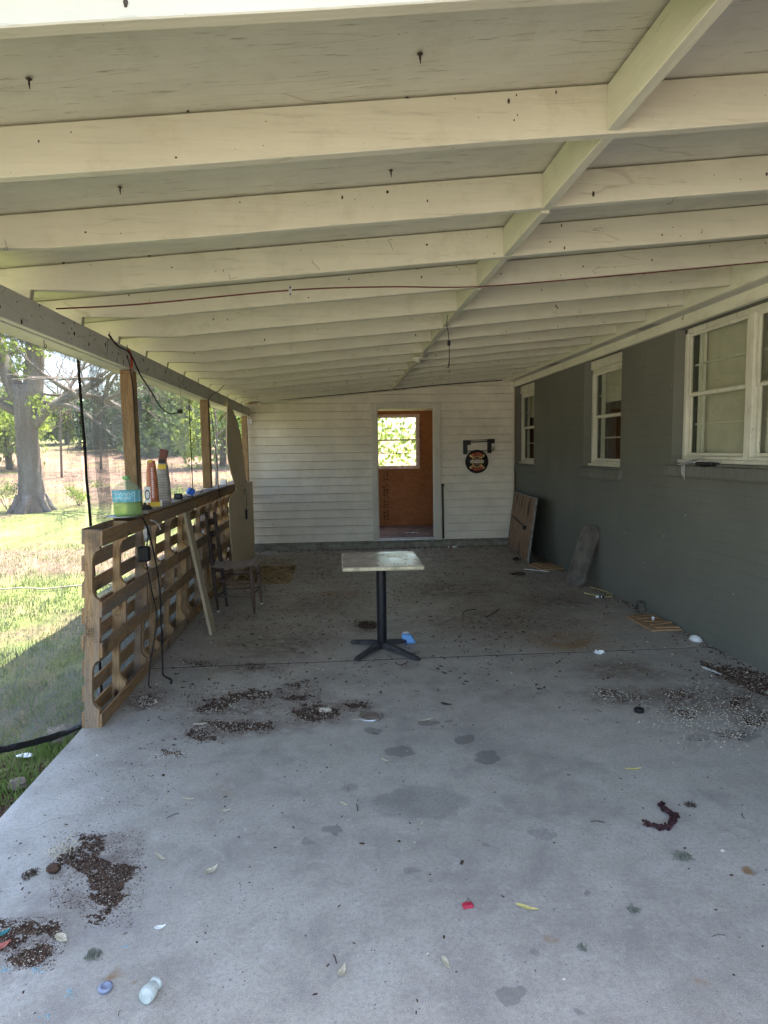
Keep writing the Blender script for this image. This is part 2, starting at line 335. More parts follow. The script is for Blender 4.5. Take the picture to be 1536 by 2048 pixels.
M['dust']=simple('soil crumbs',(.085,.052,.036),.95,0,.6,40,.2,.1)
M['seed']=simple('pale seed',(.62,.56,.44),.7,0,.35,60,.1)
M['leafdry']=simple('dry pale leaf',(.56,.49,.35),.7,0,.3,40,.4)
M['leafyel']=simple('yellow dry leaf',(.62,.52,.18),.7,0,.3,40,.4)
M['twig']=simple('brown twig',(.07,.05,.035),.9,0,.4,40,.3)
M['lichen']=simple('grey green lichen',(.19,.20,.155),.95,0,.4,60,.4)
M['redleaf']=simple('dark red seed head',(.05,.016,.018),.8,0,.7,60,.5)
M['red']=simple('red plastic',(.48,.03,.06),.4,0,.15,30,.1)
M['salmon']=simple('salmon foil',(.45,.13,.09),.5,0,.3,30,.3)
M['teal']=simple('teal scrap',(.03,.22,.22),.5,0,.3,30,.3)
M['skyblue']=simple('pale blue flakes',(.24,.38,.42),.6,0,.3,60,.2)
M['lavender']=simple('blue grey plastic',(.24,.27,.36),.35,0,.1,20,.05)
M['cup']=simple('milky grey plastic',(.50,.55,.50),.4,0,.2,30,.1)
M['stone']=simple('field stone',(.20,.155,.12),.9,0,.4,12,.6)
M['shade']=simple('cream window shade',(.60,.56,.43),.8,0,.10,6,.1)
M['inside']=simple('dark room',(.10,.085,.07),.9,0,.2,3,0)
M['redbrown']=simple('red brown cloth',(.045,.03,.022),.9,0,.2,6,.1)
M['ceil']=simple('pale ceiling board',(.72,.62,.55),.8,0,.08,3,.05)
M['roomfloor']=simple('dusty red brown floor',(.25,.175,.16),.75,0,.35,5,.3)
M['tan']=wood('thin tan panel',(.76,.62,.42),(.84,.71,.51),2,6,.0,False,.6,.10)
M['mat']=simple('tan fibre mat',(.36,.27,.16),.95,0,.5,7,.5)
M['orangebag']=simple('orange print',(.50,.19,.08),.5,0,.3,25,.1)
M['brownbag']=simple('brown bag top',(.16,.055,.035),.6,0,.2,25,.1)
M['stripe']=simple('dark ink',(.03,.03,.03),.6,0,.1,25,.0)
M['ink']=simple('stamp ink',(.05,.025,.012),.8,0,.2,25,.0)
M['shingleroof']=simple('roof shingles',(.09,.085,.08),.9,0,.3,6,.4)
def laminate():
    t=NT('worn laminate'); p=t.obj(); a=t.noise(p,6,6,.65); b=t.noise(p,35,4,.7)
    c=t.mix(t.rng(a,.35,.7),(.36,.29,.26),(.50,.43,.40)); c=t.mix(t.rng(b,.58,.72,0,.6),c,(.16,.12,.10)); c=t.mix(t.rng(t.vor(p,22),.10,.05),c,(.05,.04,.03))
    t.bump(b,.06,.002); return t.out(c,t.rng(a,.3,.7,.16,.30),0,.6)
M['laminate']=laminate()
M['edge']=simple('cream edge band',(.60,.54,.36),.5,0,.35,16,.15)
def boardmat():
    t=NT('stained board'); p=t.pos; a=t.noise(t.map(p,(6,6,1.6)),1,6,.7,.5); b=t.noise(p,4,5,.6)
    c=t.mix(t.rng(b,.3,.7),(.235,.145,.085),(.33,.215,.135)); z=t.sep(p)[2]
    c=t.mix(t.math('MULTIPLY',t.rng(a,.46,.62),t.math('MAXIMUM',t.rng(z,.55,.75),t.rng(z,.45,.1))),c,(.045,.032,.026)); t.bump(a,.2,.003); return t.out(c,.75,0,.25)
M['board']=boardmat()
M['boardedge']=simple('worn grey edge',(.20,.19,.17),.6,0,.5,20,.3)
M['oval']=simple('weathered grey brown board',(.125,.108,.085),.7,0,.45,7,.4)
def glass():
    t=NT('window glass'); lw=t.n('ShaderNodeLayerWeight'); ff=t.math('MULTIPLY_ADD',t.math('POWER',lw.outputs['Facing'],3.5),.45,.03)
    tr=t.n('ShaderNodeBsdfTransparent'); tr.inputs[0].default_value=(.93,.95,.93,1); gl=t.n('ShaderNodeBsdfGlossy'); gl.inputs['Roughness'].default_value=.02
    mx=t.n('ShaderNodeMixShader'); t.t.links.new(ff,mx.inputs[0]); t.t.links.new(tr.outputs[0],mx.inputs[1]); t.t.links.new(gl.outputs[0],mx.inputs[2])
    t.t.links.new(mx.outputs[0],t.t.nodes['Material Output'].inputs[0]); return t.m
M['glass']=glass()
def plastic(name,col,a=.55):
    t=NT(name); t.out(col,.15,0,.6); tr=t.n('ShaderNodeBsdfTransparent'); tr.inputs[0].default_value=tuple(min(1,x*1.3+.2) for x in col)+(1,)
    tl=t.n('ShaderNodeBsdfTranslucent'); tl.inputs[0].default_value=tuple(col)+(1,)
    m1=t.n('ShaderNodeMixShader'); m1.inputs[0].default_value=.5; t.t.links.new(t.b.outputs[0],m1.inputs[1]); t.t.links.new(tl.outputs[0],m1.inputs[2])
    m2=t.n('ShaderNodeMixShader'); m2.inputs[0].default_value=a; t.t.links.new(tr.outputs[0],m2.inputs[1]); t.t.links.new(m1.outputs[0],m2.inputs[2])
    t.t.links.new(m2.outputs[0],t.t.nodes['Material Output'].inputs[0]); return t.m
M['jug']=plastic('green tinted plastic',(.66,.88,.62),.26)
M['liquid']=plastic('yellow liquid',(.52,.66,.26),.42)
M['juglabel']=simple('turquoise label',(.16,.50,.60),.4,0,.3,30,.05)
def screenmat(name,op,col=(.035,.035,.037),streak=.25):
    t=NT(name); p=t.pos; x,y,z=t.sep(p)
    warp=t.noise(t.map(p,(1,3,8)),1.0,5,.65,.3); warp2=t.noise(t.map(p,(1,55,3)),1.0,3,.6); weft=t.noise(t.map(p,(1,3,75)),1.0,3,.6)
    fine=t.noise(t.map(p,(40,150,150)),1.0,2,.6)
    f=t.math('ADD',t.math('MULTIPLY',t.rng(warp,.3,.7,-1,1,False),streak*.6),t.math('ADD',t.math('MULTIPLY',t.rng(warp2,.3,.7,-1,1,False),streak*.45),t.math('MULTIPLY',t.rng(weft,.3,.7,-1,1,False),streak*.45)))
    f=t.math('ADD',f,t.math('MULTIPLY',t.rng(fine,.35,.65,-1,1,False),streak*.8))
    f=t.math('ADD',f,op); f=t.n('ShaderNodeClamp',i_Value=f,i_Min=.12,i_Max=.95).outputs[0]
    t.out(col,.6,0,.5); tl=t.n('ShaderNodeBsdfTranslucent'); tl.inputs[0].default_value=(.27,.27,.275,1)
    m1=t.n('ShaderNodeMixShader'); m1.inputs[0].default_value=.35; t.t.links.new(t.b.outputs[0],m1.inputs[1]); t.t.links.new(tl.outputs[0],m1.inputs[2])
    tr=t.n('ShaderNodeBsdfTransparent'); m2=t.n('ShaderNodeMixShader'); t.t.links.new(f,m2.inputs[0]); t.t.links.new(tr.outputs[0],m2.inputs[1]); t.t.links.new(m1.outputs[0],m2.inputs[2])
    t.t.links.new(m2.outputs[0],t.t.nodes['Material Output'].inputs[0]); return t.m
M['scrA']=screenmat('fine insect mesh',.43,(.10,.10,.104),streak=.30)
M['scrB']=screenmat('doubled insect mesh',.60,(.16,.155,.145),.22)
M['scrShade']=screenmat('shade darkening mesh',.80,(.07,.075,.085),.25)
M['scrC']=screenmat('creased insect mesh',.56,(.17,.16,.148),.36)

# ------------------------------------------------------------------ ground, slab
def gz(x,y):
    r=max(0,(y-14)/52); r=min(r,1.6); h=3.3*(r*r*(3-2*r) if r<1 else 1+ (r-1)*.4)
    h+=.05*noise.noise(Vector((x*.25,y*.25,0)))*min(1,max(0,(abs(x)+max(y-12,0)-3)/4))
    near=.03*noise.noise(Vector((x*1.7,y*1.7,3)))
    return -.12+h+near
def make_ground():
    def axis(a,b,fine0,fine1,fs,cs):
        o=[];v=a
        while v<b:
            o.append(v); v+= fs if fine0<=v<fine1 else cs*(1+.04*max(abs(v-fine0),0))
        o.append(b); return o
    xs=axis(-400,400,-7,-1,.16,2.5); ys=axis(-60,600,0,14,.2,2.0)
    m=MB(); nx=len(xs)
    for y in ys:
        for x in xs: m.v.append((x,y,gz(x,y)))
    for j in range(len(ys)-1):
        for i in range(nx-1): m.f.append((j*nx+i,j*nx+i+1,(j+1)*nx+i+1,(j+1)*nx+i))
    o=m.build('ground',M['ground'],None,smooth=True); tag(o,'uneven lawn with bare reddish soil rising toward the trees','ground',kind='structure')
make_ground()
m=MB(); m.box((-1.575,.75,-.4),(3.12,4.985,0)); m.box((-1.575,5.007,-.4),(3.12,10.87,0))
JD=MB().box((-1.56,4.984,-.35),(3.1,5.008,-.002)).build('joint_dirt',simple('joint dirt',(.035,.026,.02),.95),None)
o=m.build('floor',M['concrete'],None); tag(o,'stained grey concrete porch slab with one straight joint','floor',kind='structure'); JD.parent=o

# ------------------------------------------------------------------ porch roof
zb=lambda x:2.56+.09*x
RD=.142
roof=empty('porch_roof',(0,0,2.4),'cream painted lean-to porch roof of open rafters over the slab','roof')
def P(o): # keep world coordinates under an offset parent
    o.location=Vector(o.location)-Vector(o.parent.location); return o
def raft(y0):
    m=MB(); y1=y0+.038; pr=[(-1.92,2.50),(-1.56,2.462),(-1.545,2.395),(-1.47,2.395),(-1.46,2.462),(-1.1,2.461),(-.5,zb(-.5)),(0.0,zb(0)),(.5,zb(.5)),(1.0,zb(1.0)),(1.4,zb(1.4)),(1.9,zb(1.9)),(2.4,zb(2.4)),(2.9,zb(2.9)),(2.9,zb(2.9)+RD),(-1.92,zb(-1.92)+RD)]
    sag=rnd.uniform(-.006,.008)
    m.prism([(x,y0,z+(sag+.006*noise.noise(Vector((x*1.3,y0*3,2))) if -1.3<x<2.8 else 0)) for x,z in pr],(0,.038,0)); return m
RY=[1.41+.6445*k for k in range(15)]
for y in RY: P(raft(y).build('rafter',M['rafter'],roof,bevel=.003))
P(raft(10.872).build('rafter',M['rafter'],roof,bevel=.002))
m=MB(); y=1.22; edges=[1.28,3.0,5.43,7.9,10.0,10.948]
for a,b in zip(edges[:-1],edges[1:]):
    for xa,xb in ((-1.98,2.94),):
        dz=RD+.006
        m.hexa([(xa,a+.002,zb(xa)+dz),(xb,a+.002,zb(xb)+dz),(xb,b-.002,zb(xb)+dz),(xa,b-.002,zb(xa)+dz),(xa,a+.002,zb(xa)+dz+.016),(xb,a+.002,zb(xb)+dz+.016),(xb,b-.002,zb(xb)+dz+.016),(xa,b-.002,zb(xa)+dz+.016)])
P(m.build('sheathing',M['panel'],roof))
dz=RD+.022
P(MB().hexa([(-2.0,1.25,zb(-2)+dz),(3.0,1.25,zb(3)+dz),(3.0,10.95,zb(3)+dz),(-2.0,10.95,zb(-2)+dz),(-2.0,1.25,zb(-2)+dz+.02),(3.0,1.25,zb(3)+dz+.02),(3.0,10.95,zb(3)+dz+.02),(-2.0,10.95,zb(-2)+dz+.02)]).build('roof_covering',M['shingleroof'],roof))
P(MB().box((-2.005,1.25,zb(-2)+.03),(-1.985,10.95,zb(-2)+dz+.03)).build('eave_board',M['along'],roof))
# blocking between the rafters
for k,y in enumerate(RY):
    y0=y+.040; y1=(RY[k+1] if k+1<len(RY) else 10.872)-.002
    if y1-y0<.05: continue
    xc=.852+.075*(y/10.5)+rnd.uniform(-.004,.004); m=MB(); t=.038; d=rnd.uniform(-.003,.003)
    m.hexa([(xc,y0,zb(xc)+d),(xc+t,y0,zb(xc)+d),(xc+t,y1,zb(xc)+d),(xc,y1,zb(xc)+d),(xc,y0,zb(xc)+RD-.004),(xc+t,y0,zb(xc)+RD-.004),(xc+t,y1,zb(xc)+RD-.004),(xc,y1,zb(xc)+RD-.004)])
    P(m.build('blocking',M['along'],roof,bevel=.002))
P(MB().box((2.902,-1.5,2.785),(2.94,10.945,3.02)).build('ledger_board',M['trim'],roof,bevel=.003))
for (a,b) in ((-.6,4.198),(4.201,10.94)):
    m=MB(); m.box((-1.45,a,2.25),(-1.41,b,2.39)); m.box((-1.55,a,2.247),(-1.452,b,2.388)); m.box((-1.605,a,2.255),(-1.552,b,2.36))
    P(m.build('beam',M['beam'],roof,bevel=.003))
# bolt heads / staples on beam
def post(y,name_label,zb0):
    p=empty('wooden_post',(-1.455,y,zb0),name_label,'post','timber posts holding up the porch beam')
    t=2.246-zb0
    MB().box((-.045,-.046,0),(.045,.046,t)).build('post_shaft',M['post'],p,bevel=.004)
    for sx in (-.022,.02): MB().lathe([(.0045,0),(.004,.003),(0,.0035)],(sx,-.046,t-.02),8,Matrix.Rotation(PI/2,4,'X')).build('nail_head',M['rust'],p)
    return p
post(4.77,'brown timber post behind the green jug, with a black cord stapled down it',1.262)
post(7.46,'knotty timber post between the two bright mesh bays of the ledge',1.262)
MB().box((-.045,-.045,0),(.045,.045,2.245)).build('post_shaft',M['post'],empty('wooden_post',(-1.475,10.78,0),'orange brown corner post against the cream siding','post','timber posts holding up the porch beam'),bevel=.004)

# ------------------------------------------------------------------ the brick house on the right
house=empty('brick_house',(3.2,4,0),'dark grey green painted brick house wall with recessed white windows','house')
WX=3.10; WT=.24
OP=[(3.95,5.775,1.505,2.71),(6.86,7.91,1.43,2.71),(9.945,10.99,1.40,2.71)]
m=MB(); segs=[(-1.5,3.95)]+[(OP[0][1],OP[1][0]),(OP[1][1],OP[2][0]),(10.99,13.2)]
for a,b in segs: m.box((WX,a,-.3),(WX+WT,b,3.0))
for a,b,z0,z1 in OP:
    m.box((WX,a,-.3),(WX+WT,b,z0)); m.box((WX,a,z1),(WX+WT,b,3.0))
P(m.build('wall',M['brick'],house))
# soldier sills
for (a,b,z0,z1),zs in zip(OP,(1.392,1.30,1.265)):
    m=MB(); yy=a-.06; e=min(b+.07,10.935)
    while yy<e-.02:
        w_=min(.072,e-yy); m.hexa([(WX-.045,yy,zs),(WX+.10,yy,zs),(WX+.10,yy+w_-.003,zs),(WX-.045,yy+w_-.003,zs),(WX-.04,yy,z0-.022),(WX+.10,yy,z0-.004),(WX+.10,yy+w_-.003,z0-.004),(WX-.04,yy+w_-.003,z0-.022)]); yy+=.075
    P(m.build('brick_sill',M['brick'],house,bevel=.003))
P(MB().box((3.05,-1.5,2.70),(3.099,10.945,2.80)).build('frieze_board',M['trim'],house,bevel=.003))
P(MB().box((2.942,-1.5,2.79),(3.048,10.945,2.80)).build('soffit',M['beam'],house))
for yc in (4.75+1.15,8.55):
    m=MB()
    for r in range(4):
        for k in range(26): m.lathe([(.0045,0),(.0045,.001),(0,.0012)],(2.962+r*.020,yc+k*.013,2.7885),6)
    tag(P(m.build('soffit_vent',M['black'],house)),kind='stuff')
P(MB().hexa([(2.96,-1.5,3.0),(8,-1.5,4.6),(8,14,4.6),(2.96,14,3.0),(2.96,-1.5,3.1),(8,-1.5,4.7),(8,14,4.7),(2.96,14,3.1)]).build('roof',M['shingleroof'],house))
m=MB(); m.box((3.36,-1.5,-.3),(5.5,13.2,-.2)); m.box((5.5,-1.5,-.3),(5.6,13.2,3)); m.box((3.36,-1.6,-.3),(5.5,-1.5,3)); m.box((3.36,13.2,-.3),(5.5,13.3,3)); m.box((3.36,-1.5,2.9),(5.5,13.2,2.99))
P(m.build('interior',M['inside'],house))
# windows: each window with frame, sashes, panes, shade
def window(a,b,z0,z1,head,lower_dark,x=3.2):
    c=[]
    w_=empty('window',(x,(a+b)/2,(z0+z1)/2)); w_.parent=house; P(w_)
    L=lambda o:(setattr(o,'location',-(Vector(house.location)+Vector(w_.location))),o)[1]
    fr=MB(); fx0,fx1=x,x+.06
    ztop=z1-head
    fr.box((fx0,b-.045,z0+.035),(fx1,b,ztop)); fr.box((fx0,a,z0+.035),(fx1,a+.045,ztop)); fr.box((fx0,a,ztop-.045),(fx1,b,ztop+.0))
    fr.box((x-.045,a,z0+.002),(fx1,b,z0+.034))
    if head>.02:
        fr.box((x-.02,a,ztop+.001),(fx1,b,z1)); fr.box((x-.026,a+.10,ztop+.035),(x-.021,b-.06,z1-.015))
    L(fr.build('window_frame',M['winframe'],w_,bevel=.004))
    units=[]
    ya,yb=a+.045,b-.045
    if b-a>1.4:
        L(MB().box((x-.012,4.775,z0+.034),(fx1,4.86,ztop-.045)).build('mullion',M['winframe'],w_,bevel=.004)); units=[(ya,4.775),(4.86,yb)]
    else: units=[(ya,yb)]
    for (u,v) in units:
        zl,zu=z0+.034,ztop-.045; zm=(zl+zu)/2+.02
        for (s0,s1,dx) in ((zl+.03,zm+.02,.028),(zm-.02,zu,.010)):
            m=MB(); X0=x+dx; X1=X0+.018; t=.028
            m.box((X0,u+.012,s0),(X1,u+.012+t,s1)); m.box((X0,v-.012-t,s0),(X1,v-.012,s1)); m.box((X0,u+.012+t,s0),(X1,v-.012-t,s0+t)); m.box((X0,u+.012+t,s1-t),(X1,v-.012-t,s1))
            zmid=(s0+s1)/2; m.box((X0+.052,u+.10,zmid-.008),(X0+.066,v-.02,zmid+.008))
            L(m.build('sash',M['winframe'],w_,bevel=.002)); L(MB().box((X0+.007,u+.035,s0+.02),(X0+.010,v-.035,s1-.02)).build('pane',M['glass'],w_))
        L(MB().box((x-.01,u,zl),(x+.05,v,zl+.028)).build('inner_sill',M['winframe'],w_,bevel=.003))
        # inner wooden sash seen through the storm window
        m=MB(); X=x+.075; m.box((X,v-.10,zl),(X+.03,v-.06,zu)); m.box((X,v-.15,zl),(X+.02,v-.13,zu)); m.box((X,u+.02,zl),(X+.03,u+.06,zu)); m.box((X,u+.06,zm-.02),(X+.03,v-.10,zm+.02))
        L(m.build('inner_sash',M['winframe'],w_,bevel=.003))
        if not lower_dark: L(MB().box((x+.13,u-.05,zl-.05),(x+.135,v+.03,zu+.05)).build('roller_shade',M['shade'],w_))
        else:
            L(MB().box((x+.13,u-.05,zm+.17),(x+.135,v+.03,zu+.05)).build('roller_shade',M['shade'],w_))
            m=MB(); n=14
            for k in range(n): m.box((x+.17+.012*(k%2),u+.03+k*(v-u-.06)/n,zl+.02),(x+.18+.012*(k%2),u+.03+(k+1)*(v-u-.06)/n,zm+.16))
            L(m.build('curtain',M['redbrown'],w_))
window(*OP[0],.0,False); window(*OP[1],.105,True); window(*OP[2],.13,True)
# hooks
def hook(pt,label,mat='rust',flip=1):
    x,y,z=pt; pts=[(x,y,z+.03)]+[(x,y+flip*(.012-.012*math.cos(a)),z-.0-.012*math.sin(a)) for a in [i*PI/8 for i in range(0,11)]]
    o=MB().tube(pts,.0022,6).build('cup_hook',M[mat]); tag(o,label,'hook','cup hooks screwed into the painted wood')
hook((3.035,5.52,2.765),'small cup hook in the soffit beside the large window'); hook((-1.48,3.50,2.222),'dark cup hook under the beam above the near mesh panel')
hook((1.51,8.45,zb(1.51)-.03),'cup hook on a far rafter between the hanging black cable and the house'); hook((.16,8.45,zb(.16)-.03),'cup hook on a far rafter left of the round lamp holder')
hook((-1.405,4.62,2.375),'cup hook on the beam carrying the orange strap'); hook((-1.405,4.28,2.40),'cup hook on the beam nearest the black mesh seam')

# ------------------------------------------------------------------ shed addition at the far end
shed=empty('siding_addition',(.7,10.95,0),'cream clapboard addition with an open doorway closing the porch end','building')
YW=10.95
DX0,DX1,DZ0,DZ1=.715,1.675,.155,2.37
def course(m,xa,xb,z0,z1):
    m.add([(xa,YW-.028,z0+.007),(xb,YW-.028,z0+.007),(xb,YW-.004,z1),(xa,YW-.004,z1),(xa,YW+.015,z0+.002),(xb,YW+.015,z0+.002),(xb,YW+.02,z1),(xa,YW+.02,z1)],[(0,1,2,3),(0,4,5,1),(1,5,6,2),(3,2,6,7),(0,3,7,4),(4,7,6,5)])
m=MB(); z=.113; k=0; CH=.1375
while z<2.98:
    z1=z+CH; lim=(z1-(2.56+RD))/.09; xl=max(-1.45,lim)
    if xl<3.0:
        if z<2.44:
            if xl<.62: course(m,xl,.62,z,z1)
            course(m,max(1.79,xl),3.04,z,z1)
        else: course(m,xl,3.04,z,z1)
    z=z1; k+=1
P(m.build('siding',M['siding'],shed))
P(MB().box((-1.447,YW-.017,.90),(-1.05,YW-.006,.90+.002)).build('siding_patch_seam',M['darkmetal'],shed))
m=MB()
m.box((-1.45,YW+.021,-.2),(DX0-.02,YW+.12,2.66)); m.box((DX1+.02,YW+.021,-.2),(3.09,YW+.12,2.85)); m.box((DX0-.02,YW+.021,DZ1+.02),(DX1+.02,YW+.12,2.75)); m.box((DX0-.02,YW+.021,-.2),(DX1+.02,YW+.12,DZ0-.02))
P(m.build('wall_framing',M['osb'],shed))
P(MB().box((-1.46,YW-.075,-.1),(3.05,YW+.02,.085)).box((-1.46,YW-.03,.086),(3.05,YW+.02,.112)).build('footing',M['footing'],shed,bevel=.006))
P(MB().box((3.041,YW-.03,.10),(3.062,YW+.02,2.78)).build('corner_trim',M['casing'],shed,bevel=.002))
fr=empty('door_frame',(0,0,0)); fr.parent=shed; P(fr)
def Q(o): o.location=Vector((0,0,0)); return o
m=MB(); m.box((.63,YW-.035,.112),(.70,YW-.012,2.44)); m.box((1.70,YW-.035,.112),(1.785,YW-.012,2.44)); m.box((.70,YW-.035,2.372),(1.70,YW-.012,2.44)); m.box((.615,YW-.042,2.44),(1.80,YW-.012,2.452)); m.box((.62,YW-.028,.112),(.63,YW-.012,2.44)); m.box((1.785,YW-.028,.112),(1.797,YW-.012,2.44))
Q(m.build('casing',M['casing'],fr,bevel=.003))
m=MB(); m.box((.70,YW-.030,.14),(DX0,YW+.13,2.372)); m.box((DX1,YW-.030,.14),(1.70,YW+.13,2.372)); m.box((DX0,YW-.030,2.355),(DX1,YW+.13,2.372)); m.box((DX0,YW+.04,.14),(DX0+.012,YW+.06,2.35)); m.box((DX1-.012,YW+.04,.14),(DX1,YW+.06,2.35))
Q(m.build('jamb',M['casing'],fr,bevel=.002))
m=MB(); m.box((.69,YW-.04,.118),(1.71,YW+.13,.142)); m.box((.70,YW-.01,.143),(1.70,YW+.05,.156)); Q(m.build('threshold',M['steel'],fr,bevel=.003))
# inner room
RY1=12.98; FZ=.135
P(MB().box((-1.45,YW+.125,FZ-.1),(3.09,RY1,FZ)).build('room_floor',M['roomfloor'],shed))
P(MB().box((-1.45,YW+.122,2.44),(3.09,RY1,2.46)).build('room_ceiling',M['ceil'],shed))
WN=(.76,1.65,1.315,2.33)
def wallwin(m,y0,y1,xa,xb):
    m.box((xa,y0,-.2),(WN[0],y1,2.7)); m.box((WN[1],y0,-.2),(xb,y1,2.7)); m.box((WN[0],y0,-.2),(WN[1],y1,WN[2])); m.box((WN[0],y0,WN[3]),(WN[1],y1,2.7))
m=MB(); m.box((-1.45,RY1,-.2),(WN[0],RY1+.012,2.7)); m.box((WN[1],RY1,-.2),(1.706,RY1+.012,2.7)); m.box((1.709,RY1,-.2),(3.09,RY1+.012,2.7)); m.box((1.67,RY1+.013,-.2),(1.76,RY1+.04,2.7)); m.box((WN[0],RY1,-.2),(WN[1],RY1+.012,WN[2])); m.box((WN[0],RY1,WN[3]),(WN[1],RY1+.012,2.7))
P(m.build('strand_board_wall',M['osb'],shed))
m=MB(); m.box((-1.46,YW+.12,-.2),(-1.45,11.5,2.7)); m.box((-1.46,12.6,-.2),(-1.45,RY1,2.7)); m.box((-1.46,11.5,-.2),(-1.45,12.6,.9)); m.box((-1.46,11.5,2.2),(-1.45,12.6,2.7))  # opening in this unseen wall added to let daylight into the room
P(m.build('side_wall',M['osb'],shed))
dz=RD+.023
P(MB().hexa([(-2.0,10.952,zb(-2)+dz),(3.3,10.952,zb(3.3)+dz),(3.3,13.3,zb(3.3)+dz),(-2.0,13.3,zb(-2)+dz),(-2.0,10.952,zb(-2)+dz+.03),(3.3,10.952,zb(3.3)+dz+.03),(3.3,13.3,zb(3.3)+dz+.03),(-2.0,13.3,zb(-2)+dz+.03)]).build('addition_roof',M['shingleroof'],shed))
P(MB().box((-1.45,YW+.122,2.461),(3.09,YW+.13,2.66)).build('loft_board',M['osb'],shed))
wd=empty('window',(0,0,0)); wd.parent=shed; P(wd)
m=MB(); x0,x1,z0,z1=WN; y=RY1-.02
m.box((x0-.05,y,z0-.03),(x0,y+.06,z1+.04)); m.box((x1,y,z0-.03),(x1+.045,y+.06,z1+.04)); m.box((x0,y,z1),(x1,y+.06,z1+.04)); m.box((x0-.05,y-.025,z0-.035),(x1+.03,y+.06,z0-.005))
Q(m.build('window_frame',simple('pinkish white frame',(.70,.52,.46),.6),wd,bevel=.003))
zm=1.86
for (a,b,dy) in ((z0,zm+.015,.012),(zm-.015,z1,.030)):
    m=MB(); t=.032; m.box((x0,y+dy,a),(x0+t,y+dy+.016,b)); m.box((x1-t,y+dy,a),(x1,y+dy+.016,b)); m.box((x0+t,y+dy,a),(x1-t,y+dy+.016,a+t)); m.box((x0+t,y+dy,b-.026),(x1-t,y+dy+.016,b)); mid=(a+b)/2; m.box((x0+t,y+dy+.003,mid-.006),(x1-t,y+dy+.013,mid+.006))
    Q(m.build('sash',M['ceil'],wd,bevel=.002)); Q(MB().box((x0+.02,y+dy+.006,a+.02),(x1-.02,y+dy+.009,b-.02)).build('pane',M['glass'],wd))
# mill stamps on the strand board (illegible printing)
m=MB(); r2=random.Random(3)
for col,xc in ((0,.965),(1,1.03)):
    zz=.25
    while zz<1.25:
        hgt=r2.uniform(.008,.03)
        if r2.random()<.72: m.box((xc-r2.uniform(.006,.022),RY1-.0015,zz),(xc+r2.uniform(.006,.022),RY1-.0005,zz+hgt))
        zz+=hgt+r2.uniform(.006,.03)
m.box((.985,RY1-.0015,.2),(.988,RY1-.0005,1.27)); m.box((.90,RY1-.0015,.62),(1.08,RY1-.0005,.624)); m.box((.90,RY1-.0015,.92),(1.08,RY1-.0005,.924))
P(m.build('mill_stamp',M['ink'],shed))
# litter in the room
m=MB()
for k in range(60):
    x=r2.uniform(.75,1.75); y=r2.uniform(11.2,12.7); a=r2.uniform(0,PI); l=r2.uniform(.01,.07)
    m.tube([(x,y,FZ+.003),(x+l*math.cos(a),y+l*math.sin(a),FZ+.004)],.002,4)
o=m.build('twig_litter',M['twig']); tag(o,'thin twigs and dry bits on the floor inside the doorway','debris',kind='stuff')
m=MB()
for k in range(7):
    x=1.40+r2.uniform(-.12,.12); y=11.75+r2.uniform(-.1,.1); a=r2.uniform(0,PI); m.box((-.04,-.012,0),(.04,.012,.003),Matrix.Translation((x,y,FZ+.004))@Matrix.Rotation(a,4,'Z')@Matrix.Rotation(.15,4,'X'))
o=m.build('paper_scraps',M['paper']); tag(o,'torn white paper scraps on the room floor inside the doorway','paper')

# wall fittings on the siding
o=empty('wall_outlet_box',(-1.40,YW-.02,2.17),'small grey two gang outlet box high on the siding by the corner post','outlet')
MB().box((-.035,-.03,-.055),(.035,.004,.055)).build('box',M['steel'],o,bevel=.004)
m=MB()
for z in (-.025,.02): MB().box((-.015,-.034,z-.012),(.015,-.0305,z+.012)).build('socket',M['white'],o,bevel=.002)
o=MB().tube([(1.822,YW-.045,.135),(1.818,YW-.042,.6),(1.812,YW-.04,1.04)],.017,10).box((1.79,YW-.07,1.03),(1.835,YW-.015,1.075)).build('black_pole',M['pole'],None,bevel=.003); tag(o,'thin black pole with a knob leaning right beside the door frame','pole')
# sign bracket and the round sign
bk=empty('wall_bracket',(2.42,YW-.02,1.70),'black metal wall bracket with two rods above the round sign','bracket')
m=MB(); m.tube([(-.19,-.05,.105),(.20,-.05,.115)],.006,8); m.tube([(-.19,-.055,.078),(.20,-.055,.088)],.008,8); m.build('upper_rod',M['black'],bk)
MB().tube([(-.24,-.05,-.075),(.25,-.05,-.07),(.275,-.05,-.05),(.275,-.05,-.01)],.006,8).build('lower_rod',M['black'],bk)
m=MB(); m.box((-.25,-.07,.03),(-.13,.0,.11)); m.box((-.25,-.07,-.13),(-.225,.0,.03)); m.box((-.215,-.07,-.13),(-.185,.0,.03)); m.box((-.225,-.02,-.13),(-.215,.0,.03)); m.build('left_bracket_arm',M['darkmetal'],bk,bevel=.004)
m=MB(); m.box((.17,-.09,.05),(.28,.0,.125)); m.box((.17,-.07,-.115),(.195,.0,.05)); m.box((.205,-.07,-.115),(.23,.0,.05)); m.build('right_bracket_arm',M['black'],bk,bevel=.004)
sg=empty('round_sign',(2.405,YW-.05,1.445),'round black glossy sign with gold banners and red lettering under the bracket','sign')
gold=simple('gold enamel',(.62,.42,.16),.3,.4,.35,14,.05); blackgl=simple('glossy black enamel',(.012,.010,.010),.18,0,.5,8,.03); redl=simple('red enamel',(.42,.02,.02),.3,0,.2,20,.05); cream=simple('cream enamel',(.60,.55,.40),.35,0,.1,20,.05); goldr=simple('red gold enamel',(.75,.22,.10),.3,.1,.4,20,.05); deep=simple('deep red enamel',(.16,.02,.02),.25,0,.3,14,.03)
RX=Matrix.Rotation(PI/2,4,'X')
